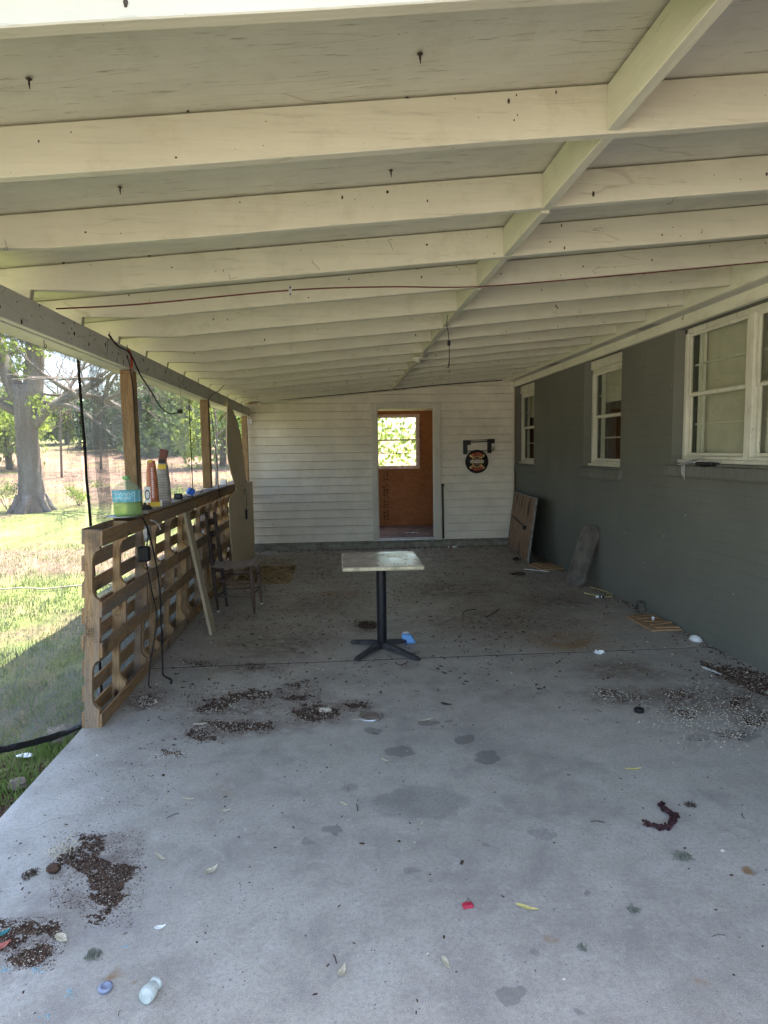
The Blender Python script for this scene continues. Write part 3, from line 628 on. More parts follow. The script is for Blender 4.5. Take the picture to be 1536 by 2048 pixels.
MB().lathe([(0,.0),(.195,.0),(.200,.006),(.200,.016),(.190,.024),(.0,.024)],(0,.012,0),48,RX).build('disc',blackgl,sg,smooth=False)
def arc(m,r0,r1,a0,a1,y0,y1,n=18):
    for k in range(n):
        p=a0+(a1-a0)*k/n;q=a0+(a1-a0)*(k+1)/n
        m.hexa([(r0*math.cos(p),y0,r0*math.sin(p)),(r1*math.cos(p),y0,r1*math.sin(p)),(r1*math.cos(q),y0,r1*math.sin(q)),(r0*math.cos(q),y0,r0*math.sin(q)),(r0*math.cos(p),y1,r0*math.sin(p)),(r1*math.cos(p),y1,r1*math.sin(p)),(r1*math.cos(q),y1,r1*math.sin(q)),(r0*math.cos(q),y1,r0*math.sin(q))])
for a0,nm in ((35,'top_banner'),(215,'bottom_banner')):
    m=MB(); arc(m,.104,.164,math.radians(a0+14),math.radians(a0+96),-.014,-.018); m.build(nm,deep,sg)
    for q0,q1 in ((a0,a0+14),(a0+96,a0+110)):
        m=MB(); arc(m,.098,.168,math.radians(q0),math.radians(q1),-.014,-.0185,5); m.build('banner_tip',gold,sg)
    m=MB(); arc(m,.099,.1035,math.radians(a0+14),math.radians(a0+96),-.014,-.0185); m.build('banner_edge',gold,sg)
m=MB(); arc(m,.080,.092,0,2*PI,-.013,-.016,36); m.build('ring',gold,sg)
m=MB(); m.prism([(-.060,-.013,.0),(0,-.013,-.078),(.060,-.013,.0),(.05,-.013,.055),(0,-.013,.075),(-.05,-.013,.055)],(0,-.003,0)); m.build('shield',deep,sg)
m=MB(); m.box((-.118,-.022,-.024),(.118,-.0165,.024)); m.build('name_bar',cream,sg)
def arctext(s,r,a0,a1,size,mat,name,flip=False):
    n=len(s)
    for i,ch in enumerate(s):
        a=a0+(a1-a0)*(i/(n-1)); rot=(a-PI/2) if not flip else (a+PI/2)
        mw=Matrix.Translation((r*math.cos(a),-.0195,r*math.sin(a)))@Matrix.Rotation(-rot,4,'Y')@Matrix.Rotation(PI/2,4,'X')
        text(ch,name,size,mw,mat,sg,.0012)
arctext('RIDE',.134,math.radians(120),math.radians(60),.066,goldr,'lettering')
arctext('HARD',.134,math.radians(236),math.radians(304),.066,goldr,'lettering',True)
T=lambda x,z:Matrix.Translation((x,-.0232,z))@Matrix.Rotation(PI/2,4,'X')
text('HARLEY-DAVIDSON','lettering',.0275,T(0,0),blackgl,sg)
text('MOTOR','lettering',.028,Matrix.Translation((0,-.0175,.042))@RX,cream,sg); text('CYCLES','lettering',.026,Matrix.Translation((0,-.0175,-.042))@RX,cream,sg)

# ------------------------------------------------------------------ pallets along the open side
STW=.038
def stringer(y,mat=None):
    # profile in x (0 outer .. .089 inner) and z, two notches cut from the inner edge
    def notch(a,b):
        o=[]; d=.043; r=.05
        o.append((.089,a)); 
        for k in range(6): th=k/5*PI/2; o.append((.089-d*math.sin(th)*1.0, a+.055*(1-math.cos(th))+.02*k/5))
        for k in range(6): th=k/5*PI/2; o.append((.089-d*math.cos(th), b-.075+.075*math.sin(th)))
        return o
    pr=[(0,0),(.089,0)]+notch(.12,.425)+notch(.795,1.10)+[(.089,1.219),(0,1.219)]
    return MB().prism([(.016+x,y,z) for x,z in pr],(0,STW,0))
def pallet(y0,ys,L,label,stamp=True,inner=None):
    p=empty('wooden_pallet',(-1.578,y0,0),label,'pallet','wooden pallets stood on edge along the open side',rot=(0,.057,0))
    for i,y in enumerate(ys):
        stringer(y).build('stringer',M['pal'],p,bevel=.002)
    for k in range(8):
        z0=.007+.1605*k; j=rnd.uniform(-.004,.004)
        MB().box((0,rnd.uniform(-.006,.006),z0+j),(.0158,L+rnd.uniform(-.01,.01),z0+j+.092)).build('deck_board',M['paly'],p,bevel=.002)
    for z0,z1 in inner or ((0,.092),(.44,.535),(.69,.785),(1.122,1.218)):
        j=rnd.uniform(-.004,.004); t=rnd.uniform(-.003,.003)
        MB().hexa([(.1052,t,z0+.002),(.1205,t,z0+.002),(.1205,L+t,z0+j+.002),(.1052,L+t,z0+j+.002),(.1052,t,z1),(.1205,t,z1),(.1205,L+t,z1+j-.002),(.1052,L+t,z1+j-.002)]).build('deck_board',M['paly'],p,bevel=.002)
    m=MB()
    for y in ys:
        for k in range(8):
            for dy,dz_ in ((.010,.025),(.027,.065)): m.lathe([(.0035,0),(.003,.001),(0,.0012)],(.1212,y+dy,.007+.1605*k+dz_),6,Matrix.Rotation(PI/2,4,'Y')) if k in (0,3,4,7) else None
    for k in range(8): m.lathe([(.0035,0),(.003,.001),(0,.0012)],(.03+.02*(k%2),-.0003,.05+.1605*k),6,RX)
    tag(m.build('nail_heads',M['rust'],p),kind='stuff')
    def fr(y,z,w_=.045,h=.05):
        m=MB()
        X=.05
        for a,b in (((-w_/2,-h/2),(w_/2,-h/2+.002)),((-w_/2,h/2-.002),(w_/2,h/2)),((-w_/2,-h/2),(-w_/2+.002,h/2)),((w_/2-.002,-h/2),(w_/2,h/2)),((-w_/2,-.006),(w_/2,-.004))):
            m.box((X+a[0],y-.0006,z+a[1]),(X+b[0],y-.0001,z+b[1]))
        for k in range(3): m.box((X-.012+k*.009,y-.0006,z+.004),(X-.008+k*.009,y-.0001,z+.016))
        for k in range(4): m.box((X-.015+k*.008,y-.0006,z-.018),(X-.011+k*.008,y-.0001,z-.011))
        m.build('heat_treatment_stamp',M['ink'],p)
    for y in ys[:3]: fr(y,.60)
    return p
pallet(3.912,[0,.49,.98],1.02,'nearest pallet, its notched end stringer facing the camera')
pallet(4.955,[0,.31,.77,1.23,1.45],1.49,'pallet under the jug end of the ledge, behind the pale leaning plank')
pallet(6.47,[0,.50,.98],1.02,'pallet directly behind the back of the old dark chair')
pallet(7.515,[0,.30,.76,1.20],1.24,'pallet left of the tall tan panel, lit orange from outside')
pallet(8.78,[0,.5,1.0,1.5],1.54,'farthest pallet, mostly hidden by the tall tan panel')
m=MB()
o=MB().box((-1.525,4.80,1.2235),(-1.375,10.0,1.245)).build('ledge_board',M['ledge'],None,bevel=.002); tag(o,'long weathered board laid as a ledge on top of the pallets','ledge')
# metal box, adapter on the ledge front etc.
def cord(name,pts,r,mat,label,cat='cord',n=6): 
    o=MB().tube(curve3(pts,n),r,6).build(name,M[mat],None,smooth=True); return tag(o,label,cat)
ob=empty('outlet_box',(-1.383,4.79,1.085),'grey metal outlet box screwed to the ledge front under the green jug','outlet')
MB().box((-.02,-.03,-.055),(.02,.03,.055)).build('box',M['steel'],ob,bevel=.003)
for z in (.012,-.035): MB().box((-.012,-.033,z),(.012,-.030,z+.023)).build('socket',M['white'],ob,bevel=.002)
o=MB().box((-.04,-.035,-.055),(.04,.035,.055)).build('power_adapter',M['black'],None,bevel=.015,seg=3); o.location=(-1.375,4.66,.95); tag(o,'black power adapter hanging in front of the near pallets','adapter')
cord('adapter_cord',[(-1.375,4.77,1.12),(-1.36,4.72,1.06),(-1.36,4.68,1.0)],.005,'cord','short black cord between the outlet box and the hanging adapter')
cord('white_cable',[(-1.375,4.86,1.17),(-1.36,4.93,1.15),(-1.355,5.0,1.11),(-1.35,5.02,1.08)],.006,'white','short white cable curling out under the ledge')
cord('extension_cord',[(-1.40,4.52,1.262),(-1.355,4.62,1.20),(-1.345,4.75,1.02),(-1.33,4.84,.70),(-1.33,4.85,.35),(-1.33,4.83,.06),(-1.32,4.80,.010),(-1.24,4.70,.008),(-1.22,4.62,.008)],.006,'cord','black cord hanging from the ledge to the slab, its end bent on the floor')
cord('extension_cord',[(-1.37,4.68,.90),(-1.35,4.70,.70),(-1.335,4.76,.45),(-1.36,4.66,.20),(-1.37,4.60,.02),(-1.34,4.55,.008)],.005,'cord','black cord dropping from the hanging adapter to the slab')

# ------------------------------------------------------------------ mesh screens
def screen(label,ya,yb,mat,zt=2.315,zbf=None,ny=60,nz=50,x0=-1.63,amp=.012,seed=0,hem=True,cat='screen'):
    e=empty('mesh_screen',(x0,(ya+yb)/2,zt),label,cat)
    m=MB(); 
    for j in range(nz+1):
        for i in range(ny+1):
            y=ya+(yb-ya)*i/ny; zl=zbf(y) if zbf else -.09; t=j/nz; z=zt+(zl-zt)*t
            fold=amp*noise.noise(Vector((y*1.6+seed,z*1.1,seed)))*2+amp*.6*noise.noise(Vector((y*5+seed,z*2.5,seed*2)))
            if t>.55: fold+=.035*(t-.55)*noise.noise(Vector((y*.8,z*9+seed,seed)))*3
            m.v.append((fold*(.3+t),y-(ya+yb)/2,z-zt))
    for j in range(nz):
        for i in range(ny): a=j*(ny+1)+i; m.f.append((a,a+1,a+ny+2,a+ny+1))
    m.build('mesh',mat,e,smooth=True)
    if hem:
        b=MB(); pts=[]
        for i in range(ny+1):
            y=ya+(yb-ya)*i/ny; zl=zbf(y) if zbf else -.09; pts.append((y,zl+.006*noise.noise(Vector((y*9,1,seed)))))
        for i in range(ny):
            (y0,z0),(y1,z1)=pts[i],pts[i+1]; h0=.018+.006*noise.noise(Vector((y0*4,0,0))); h1=.018+.006*noise.noise(Vector((y1*4,0,0)))
            c=(ya+yb)/2
            b.hexa([(-.004,y0-c,z0-h0-zt),(.006,y0-c,z0-h0-zt),(.006,y1-c,z1-h1-zt),(-.004,y1-c,z1-h1-zt),(-.004,y0-c,z0+h0-zt),(.006,y0-c,z0+h0-zt),(.006,y1-c,z1+h1-zt),(-.004,y1-c,z1+h1-zt)])
        b.build('hem',M['strap'],e)
    return e
def hemA(y):
    t=max(0,4.0-y); return -.015+ (.30*min(t,1.2) if t>0 else 0)+.02*math.sin(y*3)
screen('nearest insect mesh curtain, one thin layer with the big tree behind it',-.4,4.30,M['scrA'],zbf=hemA,ny=120,nz=60,amp=.008,seed=1)
screen('creased mesh panel between the black seam and the knotty post',4.34,7.44,M['scrC'],ny=80,seed=5,amp=.02)
screen('farthest mesh panel behind the tan sheet at the corner',7.46,10.9,M['scrA'],ny=60,seed=9,amp=.02)
screen('extra folded strip of mesh hanging just left of the brown post',4.48,4.72,M['scrB'],x0=-1.615,ny=16,seed=12,zbf=lambda y:1.0,hem=False,amp=.01)
screen('dark mesh sheet added low behind the near pallets for the shade there',4.36,8.2,M['scrShade'],zt=.70,x0=-1.66,ny=50,nz=14,seed=23,hem=False,amp=.03)  # added dark layer, stands in for shade in the lower pallet gaps
screen('narrow valance of doubled mesh along the top of the near curtain',-.4,4.31,M['scrB'],x0=-1.612,ny=60,nz=8,zbf=lambda y:2.235+.01*math.sin(y*4),seed=15,hem=False,amp=.01)
m=MB(); pts=[(4.275,2.30),(4.285,2.1),(4.292,1.9),(4.31,1.72),(4.305,1.5),(4.325,1.3),(4.335,1.1),(4.345,.8),(4.34,.5),(4.35,.2),(4.35,-.05)]
for (y0,z0),(y1,z1) in zip(pts[:-1],pts[1:]):
    m.hexa([(-1.612,y1-.017,z1),(-1.606,y1-.017,z1),(-1.606,y1+.017,z1),(-1.612,y1+.017,z1),(-1.612,y0-.017,z0),(-1.606,y0-.017,z0),(-1.606,y0+.017,z0),(-1.612,y0+.017,z0)])
o=m.build('black_strap',M['strap']); tag(o,'black webbing strap running down the seam of the near mesh','strap')
o=MB().box((-1.606,7.345,.0),(-1.600,7.37,2.28)).build('black_strap',M['strap']); tag(o,'thin black edge strap beside the knotty post','strap')

# ------------------------------------------------------------------ things on the ledge
LZ=1.2455
pl=MB().lathe([(0,0),(.100,0),(.118,.006),(.120,.012),(.114,.012),(.10,.005),(0,.005)],(-1.455,4.53,1.2285),40).build('metal_plate',M['steel'],None,smooth=True); tag(pl,'flat grey metal lid under the green jug on the near pallet','lid')
j=empty('plastic_jug',(-1.44,4.56,1.236),'green tinted gallon jug with turquoise label standing on the metal lid','jug')
MB().lathe([(.0,0),(.082,0),(.092,.012),(.093,.05),(.090,.075),(.094,.10),(.094,.175),(.090,.186),(.072,.207),(.045,.226),(.026,.236),(.022,.243),(.022,.262),(.018,.262),(.018,.243)],(0,0,0),32).build('body',M['jug'],j,smooth=True)
MB().lathe([(0,.004),(.080,.004),(.088,.014),(.089,.05),(.087,.072),(.088,.088),(.0,.088)],(0,0,0),32).build('liquid',M['liquid'],j,smooth=True)
MB().lathe([(.0945,.098),(.0955,.10),(.0955,.172),(.0945,.174)],(0,0,0),32).build('label_sleeve',M['juglabel'],j,smooth=True)
MB().lathe([(.0,.252),(.024,.252),(.025,.256),(.025,.272),(.0,.274)],(0,0,0),20).build('cap',simple('green cap',(.16,.45,.14),.4),j)
m=MB(); r3=random.Random(5)
for row,(zz,w_) in enumerate(((.155,.9),(.125,.8))):
    pts=[]
    for k in range(15):
        a=-2.3+k*w_/14*1.6; rr=.0965; pts.append((rr*math.cos(a),rr*math.sin(a),zz+.012*math.sin(k*2.4)))
    m.tube(curve3(pts,3),.0018,4)
for a in (-.75,-.35):
    m.tube([(.0965*math.cos(a),.0965*math.sin(a),.10),(.0965*math.cos(a),.0965*math.sin(a),.172)],.0015,4)
m.build('label_print',M['paper'],j)
o=MB().lathe([(.055,0),(.052,.012),(.035,.028),(.012,.036),(.010,.048),(0,.05)],(-1.43,4.93,LZ),20).build('dark_lamp_cap',M['darkmetal'],None,smooth=True); tag(o,'dark dome shaped cap right of the green jug on the ledge','cap')
def pouch(name,y,x,h,wb,wt,mat,label,lean=0,top=None,tm=None,strips=None):
    e=empty(name,(x,y,LZ),label,'bag'); m=MB(); n=16; N=11
    for i in range(N):
        t=i/(N-1); ww=(wb*(1-t)**.9+wt*t)*(1+.14*math.sin(t*PI)); dd=.032*(1-t)+.006+.012*math.sin(t*PI)
        for k in range(n):
            th=2*PI*k/n; m.v.append((ww*math.cos(th)*(1+.05*noise.noise(Vector((k*.9,i*.8,y)))) + lean*t*t, dd*math.sin(th), h*t))
    for i in range(N-1):
        for k in range(n): m.f.append((i*n+k,i*n+(k+1)%n,(i+1)*n+(k+1)%n,(i+1)*n+k))
    m.f.append(tuple(range(n))[::-1]); m.f.append(tuple((N-1)*n+k for k in range(n)))
    m.build('bag_body',mat,e,smooth=True); return e
e=pouch('seed_bag',5.24,-1.455,.36,.046,.030,M['orangebag'],'orange and white upright bag with a round black emblem on the ledge')
MB().box((-.050,-.048,.03),(-.004,-.044,.155)).build('white_panel',M['paper'],e); 
m=MB(); 
for k in range(20):
    a=2*PI*k/20;b=2*PI*(k+1)/20; c=(-.028,-.049,.092); m.hexa([(c[0]+.015*math.cos(a),c[1],c[2]+.030*math.sin(a)),(c[0]+.021*math.cos(a),c[1],c[2]+.040*math.sin(a)),(c[0]+.021*math.cos(b),c[1],c[2]+.040*math.sin(b)),(c[0]+.015*math.cos(b),c[1],c[2]+.030*math.sin(b)),(c[0]+.015*math.cos(a),c[1]+.002,c[2]+.030*math.sin(a)),(c[0]+.021*math.cos(a),c[1]+.002,c[2]+.040*math.sin(a)),(c[0]+.021*math.cos(b),c[1]+.002,c[2]+.040*math.sin(b)),(c[0]+.015*math.cos(b),c[1]+.002,c[2]+.030*math.sin(b))])
m.build('emblem',M['stripe'],e); MB().box((-.006,-.046,.05),(.030,-.042,.345)).build('side_print',M['salmon'],e)
m=MB(); [m.box((.008,-.0475,.07+k*.016),(.020,-.0462,.079+k*.016)) for k in range(15)]; m.build('printed_marks',M['paper'],e)
MB().box((-.012,-.034,.335),(.016,-.024,.365)).build('yellow_seal',M['yellow'],e)
e=pouch('striped_bag',5.50,-1.435,.355,.058,.034,simple('silver grey film',(.30,.27,.23),.4,0,.35,18,.4),'grey banded upright bag with a brown folded top leaning right')
m=MB(); [m.box((-.05+.004*(k%3),-.052+.001*k,.03+k*.022),(.05-.002*k,-.050+.001*k,.035+k*.022)) for k in range(11)]; m.build('bands',simple('pale bands',(.42,.40,.36),.5),e)
MB().hexa([(-.034,-.012,.345),(.026,-.012,.335),(.026,.012,.335),(-.034,.012,.345),(-.012,-.012,.455),(.052,-.012,.44),(.052,.012,.44),(-.012,.012,.455)]).build('folded_top',M['brownbag'],e,bevel=.004)
MB().box((-.034,-.022,.285),(.030,-.018,.325)).build('yellow_label',M['yellow'],e); MB().box((-.030,-.021,.335),(.020,-.017,.365)).build('black_label',M['stripe'],e)
mb_=empty('matchbox',(-1.415,5.17,LZ),'yellow and white box lying at the foot of the orange bag','box'); MB().box((-.04,-.02,0),(.035,.02,.037)).build('carton',M['yellow'],mb_,bevel=.001); MB().box((.0355,-.02,0),(.046,.02,.05)).build('carton_end',M['paper'],mb_,bevel=.001)
mb_.rotation_euler=(0,0,.3)
o=empty('plug_socket',(-1.42,5.92,LZ),'black double socket block on the ledge right of the bags','socket'); MB().box((-.035,-.02,0),(.035,.02,.055)).build('body',M['black'],o,bevel=.005); MB().box((-.016,-.022,.025),(-.008,-.0203,.04)).box((.004,-.022,.025),(.012,-.0203,.04)).build('slots',M['greycord'],o)
o=empty('blue_carton',(-1.42,6.33,LZ+.012),'small blue and white carton tipped on its corner on the ledge','box',rot=(.25,.5,.5)); MB().box((-.03,-.03,.012),(.03,.03,.068)).build('carton',M['bluebox'],o,bevel=.002); MB().box((-.03,-.03,0),(.03,.03,.0115)).build('carton_base',M['paper'],o,bevel=.001)
o=MB().tube([(-1.40,6.75,LZ+.006),(-1.46,7.15,LZ+.006)],.005,8).build('pen',M['black']); tag(o,'thin dark pen lying on the ledge before the knotty post','pen')
o=MB().box((-1.47,8.30,LZ),(-1.39,8.36,LZ+.075)).build('tin_box',M['steel'],None,bevel=.003); tag(o,'small grey tin standing on the far part of the ledge','tin')
cord('loose_wire',[(-1.41,5.95,LZ+.01),(-1.39,6.1,LZ+.01),(-1.372,6.25,LZ+.006),(-1.368,6.28,LZ-.02)],.004,'cord','black wire trailing from the socket block over the ledge edge')

# cords on the beam and the posts
cord('black_cable',[(-1.40,4.24,2.405),(-1.395,4.40,2.36),(-1.39,4.62,2.345),(-1.385,4.83,2.22),(-1.38,5.03,2.14),(-1.38,5.28,2.035),(-1.38,5.52,1.995),(-1.38,5.78,2.005),(-1.38,5.93,2.03)],.0055,'cord','thick black cable sagging from the beam hook toward the second post')
o=MB().box((-1.40,5.93,2.015),(-1.365,6.00,2.05)).build('cable_plug',M['black'],None,bevel=.004); tag(o,'small black plug at the loose end of the sagging cable','plug')
cord('thin_wire',[(-1.37,5.97,2.05),(-1.38,6.02,2.15),(-1.395,6.05,2.25),(-1.40,6.06,2.34)],.0018,'greycord','hair thin wire holding up the black cable plug')
cord('orange_strap',[(-1.40,4.63,2.37),(-1.395,4.66,2.34),(-1.40,4.68,2.31),(-1.395,4.67,2.28),(-1.40,4.66,2.25)],.007,'orange','short orange strap looped on the beam hook above the brown post')
cord('post_cord',[(-1.405,4.60,2.33),(-1.412,4.68,2.25),(-1.41,4.715,2.1),(-1.411,4.718,1.8),(-1.409,4.716,1.5),(-1.407,4.70,1.30),(-1.40,4.64,1.27)],.0045,'cord','black cord stapled down the near brown post')
cord('post_cord',[(-1.30,7.9,2.46),(-1.33,7.7,2.38),(-1.40,7.45,2.27),(-1.39,7.50,2.1),(-1.38,7.56,1.8),(-1.37,7.62,1.5),(-1.36,7.60,1.25),(-1.35,7.62,1.10),(-1.34,7.75,.98),(-1.34,7.95,1.0),(-1.34,8.15,.88)],.004,'cord','long black cord falling past the knotty post to the pallets')
cord('light_string',[(-1.30,9.15,1.08),(-1.30,9.3,1.14),(-1.30,9.45,1.08),(-1.30,9.45,.95),(-1.30,9.38,.84)],.004,'cord','looped black cord hanging on the tall tan panel')
o=MB().box((-1.32,9.33,.70),(-1.285,9.41,.84)).build('cord_switch',M['black'],None,bevel=.008,seg=2); tag(o,'black inline switch hanging on the looped cord at the tan panel','switch')
e=empty('hanging_adapter',(-1.72,5.83,2.03),'grey outdoor adapter hanging outside behind the creased mesh','adapter'); MB().box((-.03,-.06,-.10),(.03,.06,.11)).build('body',M['greycord'],e,bevel=.01); MB().tube(curve3([(0,0,-.1),(.0,-.02,-.25),(0,.02,-.5),(0,-.1,-.75)],5),.008,6).build('lead',M['greycord'],e,smooth=True); MB().tube(curve3([(0,0,.1),(0,-.12,.2),(0,-.3,.28)],5),.007,6).build('upper_lead',M['greycord'],e,smooth=True)
# red cord across the rafters
rp=[(-1.41,3.50,2.405),(-1.0,3.55,2.44),(-.23,3.62,2.53),(.3,3.72,2.575),(.85,3.86,2.612),(1.6,3.90,2.68),(2.3,3.93,2.75),(3.0,3.94,2.82)]
cord('braided_rope',rp,.0040,'redcord','red braided cord strung across the rafters from the beam to the house','rope')
m=MB(); 
cp=empty('metal_clip',(-.225,3.615,2.525),'small bright metal clip holding the red cord on a rafter','clip'); MB().box((-.007,-.004,-.028),(.007,.0,.028)).build('plate',M['steel'],cp,bevel=.001); MB().lathe([(0,0),(.004,0),(.004,.003),(0,.004)],(0,-.004,.018),8,RX).lathe([(0,0),(.004,0),(.004,.003),(0,.004)],(0,-.004,-.018),8,RX).build('screw',M['black'],cp); MB().box((-.010,-.012,-.008),(.010,-.004,.008)).build('saddle',M['steel'],cp,bevel=.002)
# hanging cable under blocking
hc=empty('hanging_cable',(.842,4.79,2.64),'thin black cable with ferrite bead hanging from the blocking','cable')
MB().tube(curve3([(0,0,0),(-.008,0,-.06),(.004,0,-.14),(.008,0,-.2),(.010,0,-.28),(.008,0,-.33)],5),.0028,6).build('wire',M['cord'],hc,smooth=True); MB().box((-.003,-.009,-.222),(.017,.009,-.185)).build('ferrite_bead',M['black'],hc,bevel=.003); MB().tube([(.009,0,-.325),(.006,0,-.36),(.002,0,-.385)],[.003,.006,.002],8).build('plug',M['black'],hc)
lh=empty('lamp_holder',(.90,6.98,zb(.9)),'cream round porcelain lamp holder fixed under the blocking','lamp'); MB().lathe([(.0,-.002),(.062,-.002),(.062,-.012),(.045,-.022),(.026,-.026),(.024,-.05),(.0,-.05)],(0,0,0),24).build('base',M['trim'],lh,smooth=True)
cord('ceiling_wire',[(-1.2,7.55,2.455),(-.6,7.55,2.485),(-.2,7.5,2.53),(.1,7.45,2.545),(.5,7.4,2.585),(.85,6.98,2.62)],.0035,'beam','old painted wire stapled along a rafter to the lamp holder')
cord('roof_edge_cable',[(-1.4,10.83,2.47),(-.3,10.83,2.555),(.9,10.83,2.655),(1.8,10.83,2.735),(2.82,10.80,2.80)],.007,'cord','black cable along the top of the siding under the last rafter')
# screws poking through sheathing
for i,(px,py,lab) in enumerate(((58,158,'dark screw point at the far left of the first ceiling bay'),(840,108,'dark screw point in the middle of the first ceiling bay'),(814,197,'dark screw point just above the second rafter face'),(782,341,'dark screw point in the second ceiling bay near the blocking'),(240,375,'dark screw point at the left of the second ceiling bay'))):
    d=FW+R2*((px-768)/F)-U2*((py-1024)/F)
    # meet the sheathing plane z=2.56+RD+.09x
    t=(2.56+RD-H)/(d.z-.09*d.x); q=Vector((d.x*t,d.y*t,H+d.z*t))
    o=MB().tube([(q.x,q.y,q.z+.004),(q.x,q.y-.001,q.z-.012),(q.x+.001,q.y-.002,q.z-.026)],[.0035,.0028,.0008],6).lathe([(.009,0),(.004,-.002),(.003,-.003)],(q.x,q.y,q.z),8).build('screw_point',M['rust']); tag(o,lab,'screw','screws poking through the ceiling')
wb=MB(); r9=random.Random(19)
for k in range(46):
    y=r9.choice(RY)-.002; x=r9.uniform(-1.3,2.8); z=zb(x)+r9.uniform(.0,.13); pts=[(x,y,z)]
    for q in range(4): pts.append((pts[-1][0]+r9.uniform(-.03,.03),y-r9.uniform(0,.012),pts[-1][2]-r9.uniform(-.008,.022)))
    wb.tube(curve3(pts,3),.0009,3)
for k in range(30):
    y=r9.uniform(2.4,10); z=2.39-r9.uniform(0,.12); pts=[(-1.408,y,z)]
    for q in range(4): pts.append((-1.406,pts[-1][1]+r9.uniform(-.02,.02),pts[-1][2]-r9.uniform(-.005,.02)))
    wb.tube(curve3(pts,3),.0009,3)
o=wb.build('cobweb_strands',M['twig']); tag(o,'dusty cobweb strands clinging to the rafters and beam','cobweb',kind='stuff')
# insect debris on wood: little dark dots and mud daubs
m=MB(); r4=random.Random(11)
for k in range(260):
    y=r4.choice(RY); x=r4.uniform(-1.3,2.85); z=zb(x)+r4.uniform(.01,.17); s=r4.uniform(.0015,.006)
    m.lathe([(s,0),(s*.8,s*.5),(0,s*.7)],(x,y-.0005,z),6,RX@Matrix.Diagonal((1,r4.uniform(.6,2.2),1,1)))
for k in range(120):
    y=r4.uniform(2.5,10.5); z=r4.uniform(2.26,2.385); s=r4.uniform(.002,.007); m.lathe([(s,0),(s*.8,s*.5),(0,s*.7)],(-1.4095,y,z),6,Matrix.Rotation(PI/2,4,'Y')@Matrix.Diagonal((r4.uniform(.6,2.2),1,1,1)))
for k in range(130):
    x=r4.uniform(-1.4,3.0); z=.15+2.5*r4.random(); 
    if .6<x<1.8 and z<2.45: continue
    s=r4.uniform(.002,.007)*(1.4 if x<-1 else 1); m.lathe([(s,0),(s*.8,s*.4),(0,s*.5)],(x,YW-.020,z),6,RX)
for k in range(60):
    y=r4.uniform(4.4,10.5); z=r4.uniform(.1,2.5); s=r4.uniform(.002,.005); m.lathe([(s,0),(s*.8,s*.4),(0,s*.5)],(WX-.0005,y,z),6,Matrix.Rotation(-PI/2,4,'Y'))
o=m.build('insect_specks',M['twig']); tag(o,'dark insect specks and mud dabs scattered on the painted wood','debris',kind='stuff')

# ------------------------------------------------------------------ table
tb=empty('pedestal_table',(.358,5.30,0),'square pedestal table with pinkish worn laminate top and black cross base','table')
MB().box((-.325,-.305,.714),(.325,.445,.746)).build('table_edge',M['edge'],tb,bevel=.012,seg=3)
MB().box((-.320,-.300,.7462),(.320,.440,.7495)).build('tabletop',M['laminate'],tb,bevel=.001)
MB().lathe([(.041,.03),(.041,.71),(.10,.712),(.10,.7138),(0,.7138)],(0,0,0),28).build('pedestal',M['pole'],tb,smooth=False)
for (tx,ty) in ((-.255,.16),(-.235,-.33),(.265,-.385),(.25,.13)):
    v=Vector((tx,ty,0)); n=v.normalized(); s=Vector((-n.y,n.x,0)); m=MB(); prof=[(0,.034,.052,.010),(.3,.030,.058,.016),(.65,.026,.044,.012),(.93,.027,.032,.006),(1,.020,.026,.006)]
    ring=[]
    for t,w_,zt,z0 in prof: c=v*t; ring.append([c-s*w_+Vector((0,0,z0)),c+s*w_+Vector((0,0,z0)),c+s*w_*.72+Vector((0,0,zt)),c-s*w_*.72+Vector((0,0,zt))])
    for r in ring: m.v+= [tuple(p) for p in r]
    for i in range(4):
        for k in range(4): m.f.append((i*4+k,i*4+(k+1)%4,(i+1)*4+(k+1)%4,(i+1)*4+k))
    m.f.append((3,2,1,0)); m.f.append((16,17,18,19)); m.lathe([(.016,0),(.016,.012),(0,.012)],v*.93,12)
    m.build('leg',M['basem'],tb,bevel=.006,seg=2)
m=MB(); 
for k in range(70): 
    x,y=rnd.uniform(-.3,.3),rnd.uniform(-.28,.42); s=rnd.uniform(.0015,.005); 
    if rnd.random()<.4: y=rnd.uniform(-.27,-.2)
    m.lathe([(s,0),(s*.7,s*.8),(0,s)],(x,y,.7495),5)
tag(m.build('dirt_specks',M['dust'],tb),kind='stuff')
bl=empty('blue_pod',(.585,5.42,0),'small blue plastic pod with white lid resting on a table foot','plastic')
MB().hexa([(-.055,-.035,.0),(.075,-.035,.0),(.075,.04,.0),(-.055,.04,.0),(-.045,-.025,.085),(.03,-.025,.075),(.03,.03,.075),(-.045,.03,.085)]).build('body',M['blue'],bl,bevel=.012,seg=3); MB().box((-.038,-.02,.0865),(.012,.02,.095)).build('lid',M['white'],bl,bevel=.004)
o=cord('red_string',[fl(790,1326)+Vector((0,0,.004)),fl(800,1331)+Vector((0,0,.004)),fl(812,1327)+Vector((0,0,.004)),fl(815,1322)+Vector((0,0,.006))],.003,'redcord','short red string under the near right table foot','string')

